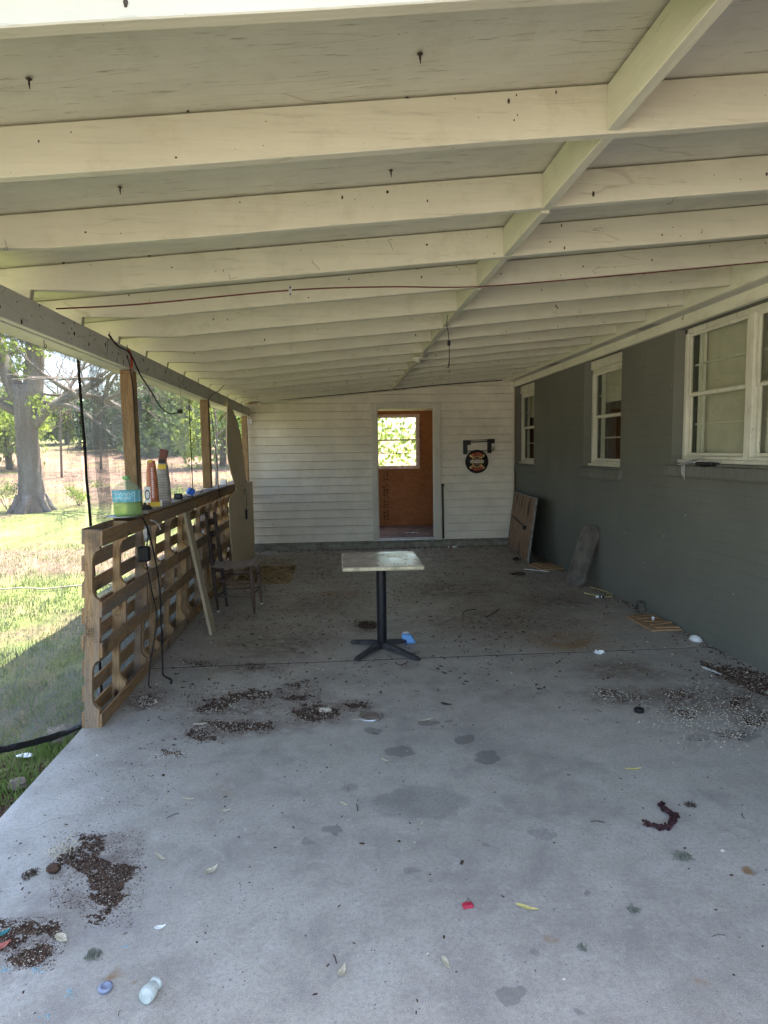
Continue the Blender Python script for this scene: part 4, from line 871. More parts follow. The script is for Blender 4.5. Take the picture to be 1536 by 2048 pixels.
# ------------------------------------------------------------------ old chair facing right
ch=empty('ladderback_chair',(-1.06,6.83,0),'old dark ladderback chair with splint seat facing the table','chair')
def leg(p0,p1,r0,r1,name='leg',mat='chair'):
    p0=Vector(p0);p1=Vector(p1); pts=[p0+(p1-p0)*t for t in (0,.12,.3,.6,.9,1)]; rr=[r0*.75,r0*.95,r1,r1,r1*.95,r1*.8]
    MB().tube(pts,rr,12).build(name,M[mat],ch,smooth=True)
leg((.19,-.21,0),(.165,-.20,.50),.015,.021); leg((.215,.20,0),(.185,.19,.50),.015,.021)
leg((-.20,-.09,0),(-.27,-.17,1.06),.016,.021,'back_leg','chairdark'); leg((-.15,.15,0),(-.24,.12,1.03),.016,.021,'back_leg','chairdark')
for z in (.17,.33,.44):
    def rung(a,b,r=.011): MB().tube([Vector(a),(Vector(a)+Vector(b))/2+Vector((0,0,-.003)),Vector(b)],[r*.8,r,r*.8],10).build('rung',M['chair'],ch,smooth=True)
    rung((.183,-.207,z),(-.215,-.115,z)); rung((.208,.197,z+.02),(-.165,.145,z+.02)); rung((.185,-.2,z+.03),(.208,.19,z+.03)); rung((-.205,-.11,z),(-.165,.14,z))
for z in (.66,.80,.93):
    m=MB(); N=8
    for i in range(N+1):
        t=i/N; b=-.035*math.sin(PI*t); k=z/1.05; x=-.235-.02*k+b; y=-.145+.275*t; hh=.030+.012*math.sin(PI*t)
        for dx,dz in ((-.004,-hh),(.004,-hh),(.004,hh),(-.004,hh)): m.v.append((x+dx,y,z+dz))
    for i in range(N):
        for k in range(4): m.f.append((i*4+k,i*4+(k+1)%4,(i+1)*4+(k+1)%4,(i+1)*4+k))
    m.f.append((3,2,1,0)); m.f.append((N*4,N*4+1,N*4+2,N*4+3)); m.build('back_slat',M['chairdark'],ch,bevel=.002)
m=MB(); ns=9
for k in range(ns):
    ya=-.225+k*.05; N=12
    b=len(m.v)
    for i in range(N+1):
        t=i/N; x=-.235+.46*t; z=.502-.020*math.sin(PI*min(1,t*1.1))+.006*t*5*(t>.8)*(t-.8)*3-(.035*max(0,t-.94)/.06); inset=(1-t)*.28
        y0=ya*(1-inset*.6)+.0; y1=(ya+.044)*(1-inset*.6); crown=.006
        for y,dz in ((y0,0),((y0+y1)/2,crown),(y1,0),((y0+y1)/2,-.014)): m.v.append((x,y,z+dz))
    for i in range(N):
        for q in range(4): m.f.append((b+i*4+q,b+i*4+(q+1)%4,b+(i+1)*4+(q+1)%4,b+(i+1)*4+q))
    m.f.append((b+3,b+2,b+1,b)); m.f.append((b+N*4,b+N*4+1,b+N*4+2,b+N*4+3))
m.build('seat',M['seat'],ch)
for (x,y) in ((-.20,-.09),(.215,.20)): MB().lathe([(.015,0),(.016,.014),(0,.015)],(x,y,0),12).build('foot_cap',M['white'],ch)

# pale plank leaning
o=MB().hexa([(-1.185,5.86,0),(-1.160,5.87,0),(-1.150,6.01,0),(-1.176,6.02,0),(-1.375,5.86,1.125),(-1.352,5.87,1.13),(-1.352,6.01,1.13),(-1.375,6.02,1.125)]).build('leaning_plank',M['plank'],None,bevel=.002); tag(o,'pale new plank leaning on the pallets left of the old chair','plank')
# tall tan panel at the corner
def panelpoly():
    L=[(2.30,8.46),(2.15,8.36),(1.95,8.29),(1.75,8.25),(1.57,8.25),(1.40,8.40),(1.20,8.68),(1.12,8.66),(1.10,8.05),(.9,8.03),(.6,8.08),(.3,8.18),(.02,8.3)]
    Rr=[(2.30,8.62),(2.20,8.90),(2.08,9.22),(1.9,9.45),(1.66,9.58),(1.4,9.6),(1.2,9.58),(1.1,9.56),(.97,9.50),(.8,9.52),(.5,9.55),(.3,9.55),(.02,9.56)]
    return L,Rr
L_,R_=panelpoly()
m=MB()
zs=[l[0] for l in L_]
def interp(T,z):
    for a,b in zip(T[:-1],T[1:]):
        if a[0]>=z>=b[0]: return a[1]+(b[1]-a[1])*(a[0]-z)/max(a[0]-b[0],1e-6)
    return T[-1][1]
NZ,NY=40,8
grid=[2.30-(2.28)*i/NZ for i in range(NZ+1)]
for side in (0,1):
    for i,z in enumerate(grid):
        ya,yb=interp(L_,z),interp(R_,min(z,2.2999))
        for jx in range(NY+1):
            t=jx/NY; y=ya+(yb-ya)*t; x=-1.335+.03*math.sin(z*2.6)*math.sin(PI*t)*.8+.012*side-.012*(z/2.3)*3.5*0; m.v.append((x+(.006 if z<1.2 else -.03*min(1,(z-1.2)/.5)),y,z))
W_=NY+1; off=(NZ+1)*W_
for i in range(NZ):
    for jx in range(NY):
        a=i*W_+jx; m.f.append((a,a+W_,a+W_+1,a+1)); m.f.append((off+a,off+a+1,off+a+W_+1,off+a+W_))
    for jx in (0,NY): a=i*W_+jx; m.f.append((a,a+W_,off+a+W_,off+a) if jx==NY else (a,off+a,off+a+W_,a+W_))
for jx in range(NY): a=jx; m.f.append((a,a+1,off+a+1,off+a)); a=NZ*W_+jx; m.f.append((a,off+a,off+a+1,a+1))
o=m.build('curled_panel',M['tan'],None,smooth=False); tag(o,'tall curled tan sheet standing from slab to beam at the far corner','panel')
o=MB().box((-1.36,9.75,0),(-1.345,10.55,1.2)).build('tan_backing_board',M['tan'],None,bevel=.002); tag(o,'darker tan board standing upright behind the curled sheet','board')
o=MB().tube(curve3([(-1.40,9.1,2.2),(-1.39,9.6,1.95),(-1.385,9.9,1.5),(-1.385,10.0,1.2)],4),.012,6).build('split_stick',M['shingle']); tag(o,'thin split stick leaning beside the orange corner post','stick')

# flat fibre mat on floor
m=MB(); N=14
for i in range(N+1):
    for k in range(N+1):
        x=-1.40+.80*i/N; y=8.10+1.28*k/N; m.v.append((x+.006*noise.noise(Vector((i,k*.7,1))),y+(.03*i/N),.006+.004*noise.noise(Vector((i*.6,k*.6,4)))))
for i in range(N):
    for k in range(N): a=i*(N+1)+k; m.f.append((a,a+N+1,a+N+2,a+1))
m.box((-1.40,8.11,.0),(-.60,9.40,.0035))
o=m.build('floor_mat',M['mat']); tag(o,'flat tan mat with dark dirt lying behind the old chair','mat')

# ------------------------------------------------------------------ things along the brick wall
e=empty('leaning_tabletop',(2.8,9.9,0),'large square brown tabletop leaning in the corner with a metal bar','tabletop')
A=Vector((2.93,10.86,0));B=Vector((2.69,8.92,0));C=Vector((2.845,9.0,.955));D=Vector((3.05,10.90,.93)); nrm=(B-A).cross(D-A).normalized(); nrm=nrm if nrm.x<0 else -nrm
th=-nrm*.030
def lc(p): return Vector(p)-Vector((2.8,9.9,0))
MB().hexa([lc(p) for p in (A,B,B+th,A+th,D,C,C+th,D+th)]).build('board',M['boardedge'],e,bevel=.012,seg=2)
ins=lambda u,v:A+(B-A)*u+((D-A)*(1-u)+(C-B)*u)*v
MB().hexa([lc(p) for p in (ins(.03,.025)+nrm*.0005,ins(.97,.025)+nrm*.0005,ins(.97,.025)+nrm*.002,ins(.03,.025)+nrm*.002,ins(.03,.975)+nrm*.0005,ins(.97,.975)+nrm*.0005,ins(.97,.975)+nrm*.002,ins(.03,.975)+nrm*.002)]).build('face_veneer',M['board'],e)
p0=ins(.10,.56);p1=ins(.78,.50); MB().tube([lc(p0+nrm*.012),lc(p1+nrm*.012)],.013,8).build('metal_bar',M['darkmetal'],e); MB().tube([lc(p1+nrm*.002),lc(p1+nrm*.05)],.028,10).build('bar_end',M['black'],e)
# oval board
e=empty('oblong_board',(2.80,7.45,0),'weathered round ended oblong board leaning on the brick wall','board')
U=Vector((.16,-.29,0)).normalized(); Vv=(Vector((3.04,7.46,.745))-Vector((2.80,7.45,0))); Ln=Vv.length; Vv.normalize(); Nn=U.cross(Vv).normalized(); Nn=Nn if Nn.y<0 else -Nn
def stad(hw,L,inset=0,n=14):
    pts=[]
    for k in range(n+1): a=PI+PI*k/n; pts.append((hw*math.cos(a),hw*.62+hw*.62*math.sin(a)))
    for k in range(n+1): a=PI*k/n; pts.append((hw*math.cos(a),L-hw*.8+hw*.8*math.sin(a)))
    return [(x*(1-inset/hw),inset+y*(1-2*inset/L)) for x,y in pts]
hw=.135
m=MB(); P0=[U*x+Vv*y for x,y in stad(hw,Ln,.012)];P1=[U*x+Vv*y-Nn*.018 for x,y in stad(hw,Ln)];P2=[U*x+Vv*y-Nn*.055 for x,y in stad(hw,Ln)]; P3=[U*x+Vv*y-Nn*.066 for x,y in stad(hw,Ln,.014)]
n=len(P0)
for R_q in (P0,P1,P2,P3): m.v+=[tuple(p) for p in R_q]
for a in range(3):
    for k in range(n): m.f.append((a*n+k,a*n+(k+1)%n,(a+1)*n+(k+1)%n,(a+1)*n+k))
m.f.append(tuple(range(n))[::-1]); m.f.append(tuple(3*n+k for k in range(n))); m.build('board',M['oval'],e)
m=MB(); Pq=[U*x+Vv*(y+.0)+Nn*.0025 for x,y in stad(hw,Ln,.045)]; m.tube(Pq+[Pq[0]],.0035,5,False); m.build('raised_rim',M['oval'],e,smooth=True)
# stacked shingles by the tabletop, plywood with sticks
def pile(name,c,L,W,label,nsl,yaw,two=False):
    e=empty(name,(c[0],c[1],0),label,'wood scrap',rot=(0,0,yaw))
    MB().box((-W/2,-L/2,.002),(W/2,L/2,.020)).build('base_board',M['ply'],e,bevel=.002)
    for k in range(nsl):
        y=-L/2+.05+k*(L-.1)/max(nsl-1,1); a=rnd.uniform(-.25,.25); mm=Matrix.Translation((rnd.uniform(-.02,.03),y,.022+.004*(k%2)))@Matrix.Rotation(a,4,'Z')@Matrix.Rotation(rnd.uniform(-.04,.04),4,'Y')
        MB().box((-W*.36,-.022,0),(W*.36,.022,.012),mm).build('wood_strip',M['shingle'],e,bevel=.001)
    return e
pile('scrap_board',(2.94,5.73),.52,.29,'tan plywood piece with split wood strips lying against the brick wall',5,0)
MB().box((-.01,-.012,.035),(.008,.012,.07)).build('white_chip',M['paper'],bpy.data.objects['scrap_board'],bevel=.003)
pile('shingle_pile',(2.90,8.70),.42,.34,'small pile of split shingles at the foot of the leaning tabletop',5,.15)
o=empty('bait_block',(3.065,6.22,0),'small dark weathered block standing against the brick wall','block',rot=(0,-.12,0)); MB().box((-.035,-.035,0),(.03,.04,.10)).build('block',M['oval'],o,bevel=.012,seg=2); MB().lathe([(.022,0),(.022,.006),(.012,.012),(0,.012)],(-.035,0,.055),12,Matrix.Rotation(-PI/2,4,'Y')).build('round_plate',M['darkmetal'],o)
o=MB().lathe([(.0,.0),(.062,.0),(.060,.012),(.042,.032),(.015,.042),(0,.043)],(3.045,5.19,.001),18,None,.8,1.1).build('white_mask',M['paper'],None,smooth=True); tag(o,'crumpled white cup shaped paper at the foot of the brick wall','litter')
def crumple(name,c,r,h,mat,label,cat='litter',seed=1,yaw=0,sx=1,sy=1):
    m=MB(); n=12; rs=random.Random(seed); rows=4
    for i in range(rows):
        for k in range(n):
            a=2*PI*k/n+yaw; q=r*(i+.3)/rows*(1+.35*noise.noise(Vector((math.cos(a)*2,math.sin(a)*2,seed+i*.3)))); m.v.append((c[0]+q*math.cos(a)*sx,c[1]+q*math.sin(a)*sy,.002+h*abs(noise.noise(Vector((i*1.3,k*1.1,seed*2.1))))*1.8))
    for i in range(rows-1):
        for k in range(n): m.f.append((i*n+k,i*n+(k+1)%n,(i+1)*n+(k+1)%n,(i+1)*n+k))
    m.f.append(tuple(range(n))); o=m.build(name,M[mat]); md=o.modifiers.new('s','SOLIDIFY'); md.thickness=.0012; tag(o,label,cat); return o
q=fl(1198,1307); crumple('paper_scrap',q,.065,.03,'paper','crumpled dirty white paper on the slab joint before the brick wall','paper',3,0,1,.7)
o=MB().lathe([(.028,0),(.030,.01),(.030,.022),(.024,.026),(0,.026)],fl(1278,1424),20).build('black_bottle_cap',M['black'],None,bevel=.002); tag(o,'black round cap lying on the right of the slab','cap')
q=fl(905,1096); e=empty('small_bottle',(q.x,q.y,.018),'small white bottle with red label lying by the footing','bottle'); MB().tube([(-.07,0,0),(.045,0,0)],.017,12).build('bottle_body',M['paper'],e); MB().tube([(.046,0,0),(.06,0,0),(.085,0,0)],[.017,.009,.009],12).build('cap',M['white'],e); MB().tube([(-.05,0,0),(-.005,0,0)],.0176,12).build('label_wrap',M['salmon'],e)
q=fl(1200,1196); e=empty('vial',(q.x,q.y,.014),'tiny black and white vial on the slab below the oblong board','bottle',rot=(0,0,-.3)); MB().tube([(-.01,0,0),(.04,0,0)],.014,10).build('body',M['black'],e); MB().tube([(-.045,0,0),(-.011,0,0)],.013,10).build('cap',M['white'],e); MB().tube([(.008,0,0),(.018,0,0)],.0145,10).build('band',M['white'],e)
cord('yellow_rope',[(2.98,7.35,.005),(3.06,7.15,.005),(3.07,6.93,.006),(3.0,6.84,.005),(2.88,6.93,.005),(2.80,7.06,.005)],.0045,'leafyel','loop of pale yellow cord on the slab below the oblong board')
a,b=fl(1048,1139),fl(1098,1144); o=MB().tube([a+Vector((0,0,.006)),b+Vector((0,0,.006))],.007,6).build('white_stick',M['paper']); tag(o,'thin white stick on the slab before the shingle pile','stick')
a,b=fl(1411,1337),fl(1437,1348); o=MB().box((-.085,-.009,0),(.085,.009,.006),Matrix.Translation((a+b)/2+Vector((0,0,.002)))@Matrix.Rotation(math.atan2((b-a).y,(b-a).x),4,'Z')).build('white_strip',M['white']); tag(o,'short grey white plastic strip near the brick wall','strip')
a,b=fl(972,1235),fl(998,1219); o=MB().tube([a+Vector((0,0,.006)),(a+b)/2+Vector((.02,0,.008)),b+Vector((0,0,.006))],.006,6).build('twig',M['twig']); tag(o,'dark straight twig on the slab right of the table','twig')
cord('curved_twig',[fl(925,1232)+Vector((0,0,.005)),fl(930,1224)+Vector((0,0,.01)),fl(945,1221)+Vector((0,0,.01)),fl(952,1220)+Vector((0,0,.005))],.004,'twig','thin curved twig on the slab just right of the table','twig')
q=fl(1032,1121); crumple('black_scrap',q,.06,.05,'black','black crumpled scrap at the foot of the leaning tabletop','litter',8)
q=fl(1036,1150); crumple('dark_leaf_clump',q,.09,.04,'twig','dark dried leaf clump before the shingle pile','litter',9,0,1.4,.8)
q=fl(502,1293); 
# window sill items
e=empty('broken_plastic_cover',(3.10,5.42,1.506),'broken white plastic cover on the brick sill of the large window','plastic')
MB().hexa([(-.07,.14,-.015),(-.02,.16,.0),(.06,.12,.0),(.05,.05,.0),(-.06,-.02,.03),(-.02,-.10,.045),(.05,-.12,.045),(.05,.05,.035)]).build('cover',M['white'],e,bevel=.004); m=MB()
for k in range(3): m.tube(curve3([(-.05,.08-.02*k,-.01),(-.055,.07-.02*k,-.06),(-.05,.075-.02*k,-.10-.02*k)],4),.0018,5)
m.build('loose_threads',M['paper'],e)
o=MB().box((-.05,-.11,0),(.03,.09,.030)).build('black_remote',M['black'],None,bevel=.006); o.location=(3.09,5.18,1.49); o.rotation_euler=(0,.12,.15); tag(o,'black plastic case beside the broken white cover on the sill','plastic')

# ------------------------------------------------------------------ small litter near the camera
def leafshape(name,px,py,L,W,yaw,mat,label,curl=.012,group='dry leaves and seed pods on the slab'):
    q=fl(px,py); m=MB(); N=10
    for i in range(N+1):
        t=i/N; w_=W*math.sin(PI*min(1,t*.92+.04))**.8*(.55+.9*(1-t)); x=(t-.5)*L; z=.002+curl*(abs(t-.5)*2)**2*.6
        for s,dz in ((-1,curl*.35),(0,0),(1,curl*.35)): m.v.append((x+.1*L*s*s*0,s*w_/2+.12*W*math.sin(t*5),z+dz))
    for i in range(N):
        for k in (0,1): a=i*3+k; m.f.append((a,a+1,a+4,a+3))
    o=m.build(name,M[mat]); o.location=(q.x,q.y,0); o.rotation_euler=(0,0,yaw); md=o.modifiers.new('s','SOLIDIFY'); md.thickness=.0012
    tag(o,label,'leaf',group)
leafshape('dry_leaf',423,1743,.062,.030,1.0,'leafdry','oval pale dry leaf right of the large soil spill')
leafshape('dry_leaf',321,1719,.062,.016,-.6,'leafdry','thin curled pale leaf beside the large soil spill',.02)
leafshape('dry_leaf',124,1880,.060,.030,-.5,'leafdry','plump pale pod at the edge of the lower soil spill')
leafshape('dry_leaf',685,1946,.050,.022,1.35,'leafdry','pale upright pointing leaf near the bottom centre')
leafshape('dry_leaf',892,1930,.050,.018,-1.2,'leafdry','pale narrow leaf right of bottom centre')
leafshape('dry_leaf',450,1624,.050,.018,.2,'leafdry','pale leaf beyond the soil spill, with a dark tip')
leafshape('dry_leaf',376,1600,.060,.014,-.2,'leafdry','thin flat pale leaf left of the others, toward the pallet')
leafshape('dry_leaf',688,1611,.045,.018,-.6,'leafdry','small pale leaf left of the wide damp stain')
leafshape('yellow_leaf',1054,1818,.080,.018,-.4,'leafyel','long yellow leaf right of the red clip')
leafshape('yellow_leaf',1266,1540,.085,.014,.0,'leafyel','long flat yellow leaf before the red twisted seed head')
leafshape('dry_leaf',712,1442,.060,.02,.1,'leafdry','pale leaf left of the grey disc')
leafshape('dry_leaf',400,1450,.08,.022,.1,'leafdry','pale leaf in the far soil streak')
leafshape('dry_leaf',770,1523,.045,.018,-.5,'leafdry','small pale leaf by the double damp stain')
leafshape('dry_leaf',850,1442,.08,.014,.3,'leafdry','thin pale leaf lying on the small damp stain')
leafshape('brown_leaf',893,1410,.075,.03,-.4,'twig','curled brown leaf beyond the damp stains')
leafshape('pale_shell',320,1858,.040,.02,.4,'paper','translucent white plastic sliver left of centre bottom')
leafshape('brown_nut',843,1650,.022,.014,1.2,'leafdry','small brown nut under the wide damp stain')
e=empty('plastic_cup',(-.59,1.905,.0),'milky grey plastic shot cup lying on its side near the bottom','cup',rot=(0,0,-.35))
mm=Matrix.Translation((0,0,.024))@Matrix.Rotation(PI/2,4,'X')
MB().lathe([(0,-.004),(.014,-.004),(.020,.0),(.0195,.006),(.0165,.010),(.020,.018),(.024,.035),(.0245,.048),(.021,.058),(.012,.060),(0,.060)],(0,.0,0),28,mm).build('cup_body',M['cup'],e)
o=MB().lathe([(.010,.004),(.012,0),(.019,0),(.022,.010),(.022,.013),(.012,.016),(.011,.013)],fl(211,1980),24).build('ring_cap',M['lavender'],None,smooth=True); tag(o,'blue grey ring shaped cap left of the lying cup','cap')
q=fl(741,1434); e=empty('grey_disc',(q.x,q.y,0),'round dusty grey lid lying flat beyond the damp stains','lid'); MB().lathe([(.075,0),(.078,.003),(.076,.012),(.066,.014),(.062,.009),(0,.009)],(0,0,0),32).build('lid',M['steel'],e,smooth=True); MB().lathe([(.060,.0095),(.055,.0105),(0,.0105)],(0,0,0),24).build('dust_cake',M['stone'],e)
q=fl(651,1421); crumple('shell_piece',q,.05,.008,'seed','flat oval beige flake on the middle soil patch','litter',12)
q=fl(936,1814); e=empty('red_clip',(q.x,q.y,0),'small bright red plastic clip right of centre','clip',rot=(0,0,.15)); MB().box((-.020,-.010,.0),(.018,.012,.012)).build('clip_body',M['red'],e,bevel=.002); MB().box((-.006,-.011,.0125),(-.002,.011,.016)).build('ridge',M['red'],e); MB().tube(curve3([(.002,.01,.01),(.006,.018,.018),(.012,.014,.016),(.022,-.006,.004)],4),.001,5).build('wire_tail',M['black'],e)
q=fl(1320,1640); m=MB(); base=Vector((q.x,q.y,.012))
pp=[fl(1322,1612),fl(1330,1625),fl(1345,1632),fl(1352,1636)],[fl(1348,1638),fl(1346,1650),fl(1336,1658),fl(1325,1660)],[fl(1292,1652),fl(1308,1656),fl(1325,1660)]
for seg in pp: m.tube(curve3([p+Vector((0,0,.012)) for p in seg],4),[.010*(.7+.5*abs(noise.noise(Vector((i*.9,seg[0].x*9,0))))) for i in range((len(seg)-1)*4+1)],7)
for k in range(160):
    sg_=rnd.choice(pp); i=rnd.randrange(len(sg_)-1); p=sg_[i].lerp(sg_[i+1],rnd.random())+Vector((rnd.uniform(-.012,.012),rnd.uniform(-.012,.012),rnd.uniform(.004,.022))); s=rnd.uniform(.002,.005); m.box((p.x-s,p.y-s,p.z-s),(p.x+s,p.y+s,p.z+s))
o=m.build('sumac_seed_head',M['redleaf']); tag(o,'dark red twisted dried seed head on the right of the slab','seed head')
def fuzz(name,px,py,r,n,mat,label,cat='lichen',h=.02,group=None):
    q=fl(px,py); m=MB()
    for k in range(n):
        a=rnd.uniform(0,2*PI); d=r*rnd.random()**.7; x,y=q.x+d*math.cos(a),q.y+d*math.sin(a); b=rnd.uniform(0,2*PI); l=rnd.uniform(.3,.8)*r
        m.tube([(x,y,.002),(x+l*.5*math.cos(b),y+l*.5*math.sin(b),rnd.uniform(.004,h)),(x+l*math.cos(b+.5),y+l*math.sin(b+.5),.003)],.0013,4)
    o=m.build(name,M[mat]); tag(o,label,cat,group)
fuzz('lichen_tuft',1365,1716,.030,60,'lichen','grey green lichen tuft right of the red seed head'); fuzz('lichen_tuft',1267,1822,.020,30,'lichen','small lichen tuft right of the long yellow leaf')
fuzz('lichen_tuft',188,1912,.022,50,'lichen','dark mossy tuft between the lower soil spill and the ring cap'); fuzz('lichen_tuft',58,1752,.030,50,'twig','dark tuft left of the large soil spill'); fuzz('lichen_tuft',1381,1612,.025,30,'twig','dark wispy tuft near the red seed head')
fuzz('lichen_tuft',1165,1897,.014,24,'lichen','tiny green tuft below the small lichen tuft')
fuzz('root_wisps',130,1700,.06,26,'leafdry','pale curled rootlets on the large soil spill','roots',.03)
leafshape('salmon_foil',4,1895,.055,.03,.9,'salmon','salmon foil scrap at the left edge in the lower soil',group='coloured scraps in the lower soil spill'); leafshape('teal_scrap',6,1870,.05,.02,.9,'teal','teal plastic scrap above the salmon foil',group='coloured scraps in the lower soil spill')
# clod
m=MB(); q=fl(108,1745)
for i in range(6):
    for k in range(12):
        th=PI*(i+.5)/6; a=2*PI*k/12; r=.026*(1+.25*noise.noise(Vector((i,k,2)))); m.v.append((q.x+r*1.15*math.sin(th)*math.cos(a),q.y+r*.9*math.sin(th)*math.sin(a),.018+r*.7*math.cos(th)))
for i in range(5):
    for k in range(12): m.f.append((i*12+k,(i+1)*12+k,(i+1)*12+(k+1)%12,i*12+(k+1)%12))
m.f.append(tuple(range(12))); m.f.append(tuple(60+k for k in range(12))[::-1]); o=m.build('soil_clod',M['dust']); tag(o,'round brown soil clod at the left end of the large spill','clod')

# soil, seeds, crumbs: uncountable debris
def crumb(m,x,y,s,z=0,rs=rnd):
    a=rs.uniform(0,PI); c_,s_=math.cos(a),math.sin(a); l=s*rs.uniform(1,2.0); w_=s*rs.uniform(.5,1); h=s*rs.uniform(.5,1.1)
    P_=[(-l,-w_*.6,0),(l*.8,-w_,0),(l,w_*.7,0),(-l*.7,w_,0),(0,rs.uniform(-.3,.3)*w_,h)]
    m.add([(x+c_*p-s_*q,y+s_*p+c_*q,z+r) for p,q,r in P_],[(0,1,4),(1,2,4),(2,3,4),(3,0,4)])
def inpoly(x,y,poly):
    c=False; j=len(poly)-1
    for i in range(len(poly)):
        if (poly[i][1]>y)!=(poly[j][1]>y) and x<(poly[j][0]-poly[i][0])*(y-poly[i][1])/(poly[j][1]-poly[i][1])+poly[i][0]: c=not c
        j=i
    return c
SP=[ # (polygon in photo pixels, count of crumbs, white share, size)
 ([(160,1672),(212,1668),(206,1702),(188,1712),(230,1728),(278,1734),(262,1755),(250,1768),(255,1790),(232,1806),(196,1812),(176,1795),(182,1770),(170,1750),(150,1738),(135,1728),(110,1734),(118,1716),(140,1700),(158,1694)],5200,.05,.0032),
 ([(170,1845),(235,1795),(255,1790),(240,1805),(190,1850)],500,.04,.003),
 ([(40,1842),(70,1846),(92,1850),(112,1840),(122,1862),(108,1880),(95,1866),(60,1870),(40,1884),(20,1900),(0,1905),(0,1870),(30,1858)],1700,.06,.003),
 ([(18,1915),(60,1900),(98,1885),(104,1900),(90,1925),(60,1935),(25,1932)],1500,.08,.003),
 ([(0,1842),(18,1845),(12,1858),(0,1866)],180,.05,.003),
 ([(385,1420),(440,1400),(500,1378),(545,1385),(538,1396),(480,1402),(430,1424),(395,1424)],1500,.10,.006),
 ([(370,1470),(395,1452),(420,1470),(440,1478),(400,1483)],600,.15,.005),
 ([(405,1445),(460,1444),(545,1446),(548,1458),(500,1462),(450,1462)],1100,.12,.0055),
 ([(580,1424),(632,1408),(678,1420),(660,1438),(612,1442)],1000,.05,.0055),
 ([(560,1398),(600,1390),(632,1392),(600,1402)],450,.05,.0055),([(685,1408),(735,1405),(728,1418),(700,1416)],350,.05,.0055),
 ([(575,1372),(610,1362),(600,1374)],160,.05,.006),([(320,1500),(366,1505),(362,1512),(330,1510)],220,.3,.005),
 ([(270,1400),(310,1390),(320,1405),(285,1415)],400,.35,.006),
 ([(1330,1385),(1372,1382),(1380,1396),(1340,1400)],450,.15,.006),([(1455,1405),(1500,1390),(1500,1405),(1462,1412)],450,.15,.006),
 ([(1480,1440),(1536,1422),(1536,1452),(1490,1450)],900,.35,.006),([(1330,1412),(1390,1425),(1375,1440),(1340,1425)],420,.3,.006),
 ([(1440,1460),(1500,1468),(1480,1480),(1450,1474)],280,.4,.005),([(1190,1378),(1250,1384),(1300,1400),(1240,1402),(1195,1392)],420,.3,.006),
 ([(1395,1322),(1536,1345),(1536,1395),(1480,1375),(1430,1350)],1500,.10,.007),
 ([(480,1328),(540,1332),(560,1340),(500,1342)],120,.05,.006),([(715,1244),(755,1246),(745,1258),(720,1256)],500,.0,.006),
 ([(360,1130+190),(440,1325),(420,1335),(370,1332)],200,.1,.006)]
soil=MB(); seed=MB()
for poly,cnt,ws,s in SP:
    xs=[p[0] for p in poly]; ys=[p[1] for p in poly]; k=0;tries=0
    cnt=int(cnt*2.0); s=s*.66
    while k<cnt and tries<cnt*12:
        tries+=1
        px,py=rnd.uniform(min(xs)-10,max(xs)+10),rnd.uniform(min(ys)-6,max(ys)+6)
        wv=noise.noise(Vector((px*.09,py*.15,3)))*13+noise.noise(Vector((px*.3,py*.4,7)))*5; inside=inpoly(px+wv,py+wv*.5,poly); nv=noise.noise(Vector((px*.05,py*.09,cnt*.1)))+.5*noise.noise(Vector((px*.2,py*.3,1)))
        if inside and nv<-.42: continue
        if not inside and rnd.random()>.05: continue
        q=fl(px,py); 
        if q.x<-1.44 or q.x>3.07: continue
        k+=1
        crumb(seed if rnd.random()<ws else soil,q.x,q.y,s*rnd.uniform(.5,1.25),rnd.uniform(0,s*1.2) if inside else 0)
rr=random.Random(21)
for k in range(17000):   # stray crumbs, thicker deep inside and along the wall
    x=rr.uniform(-1.42,3.06); y=1.6+9.2*rr.random()**.8
    dens=.10+.75*min(1,max(0,(y-3.6)/2.5))+.35*(x>2.5)+.3*(x<-.9)
    dens*=.45+1.1*(noise.noise(Vector((x*1.7,y*1.2,5)))>-.05)
    if rr.random()>dens: continue
    s=rr.uniform(.0010,.0046)*(1+.05*y)*(1 if rr.random()<.9 else 1.7)
    crumb(seed if rr.random()<.13 else soil,x,y,s,0,rr)
for k in range(700):
    px,py=rr.gauss(200,90),rr.gauss(1560,60); q=fl(px,py)
    if -1.55<q.x<3: crumb(seed if rr.random()<.55 else soil,q.x,q.y,rr.uniform(.001,.0032),0,rr)
for k in range(900):
    px,py=rr.gauss(1440,70),rr.gauss(1425,28); q=fl(px,py)
    if q.x<3.06: crumb(seed if rr.random()<.7 else soil,q.x,q.y,rr.uniform(.002,.0042),0,rr)
for k in range(900):   # drift along the wall base
    y=rr.uniform(3.5,10.8); x=3.085-abs(rr.gauss(0,.06)); crumb(soil,x,y,rr.uniform(.003,.009),0,rr)
for k in range(500):
    x=rr.uniform(-1.4,3); y=10.84-abs(rr.gauss(0,.08)); crumb(soil,x,y,rr.uniform(.004,.012),0,rr)
for k in range(500):
    x=rr.uniform(-1.35,-.62); y=rr.uniform(8.15,9.38)
    if noise.noise(Vector((x*3,y*4,2)))>.05: crumb(soil,x,y,rr.uniform(.006,.014),.008,rr)
o=soil.build('soil_crumbs',M['dust']); tag(o,'spilled dark soil and crumbs scattered over the slab','soil',kind='stuff')
o=seed.build('seed_husks',M['seed']); tag(o,'pale seeds and husks scattered over the slab','seeds',kind='stuff')
tw=MB()
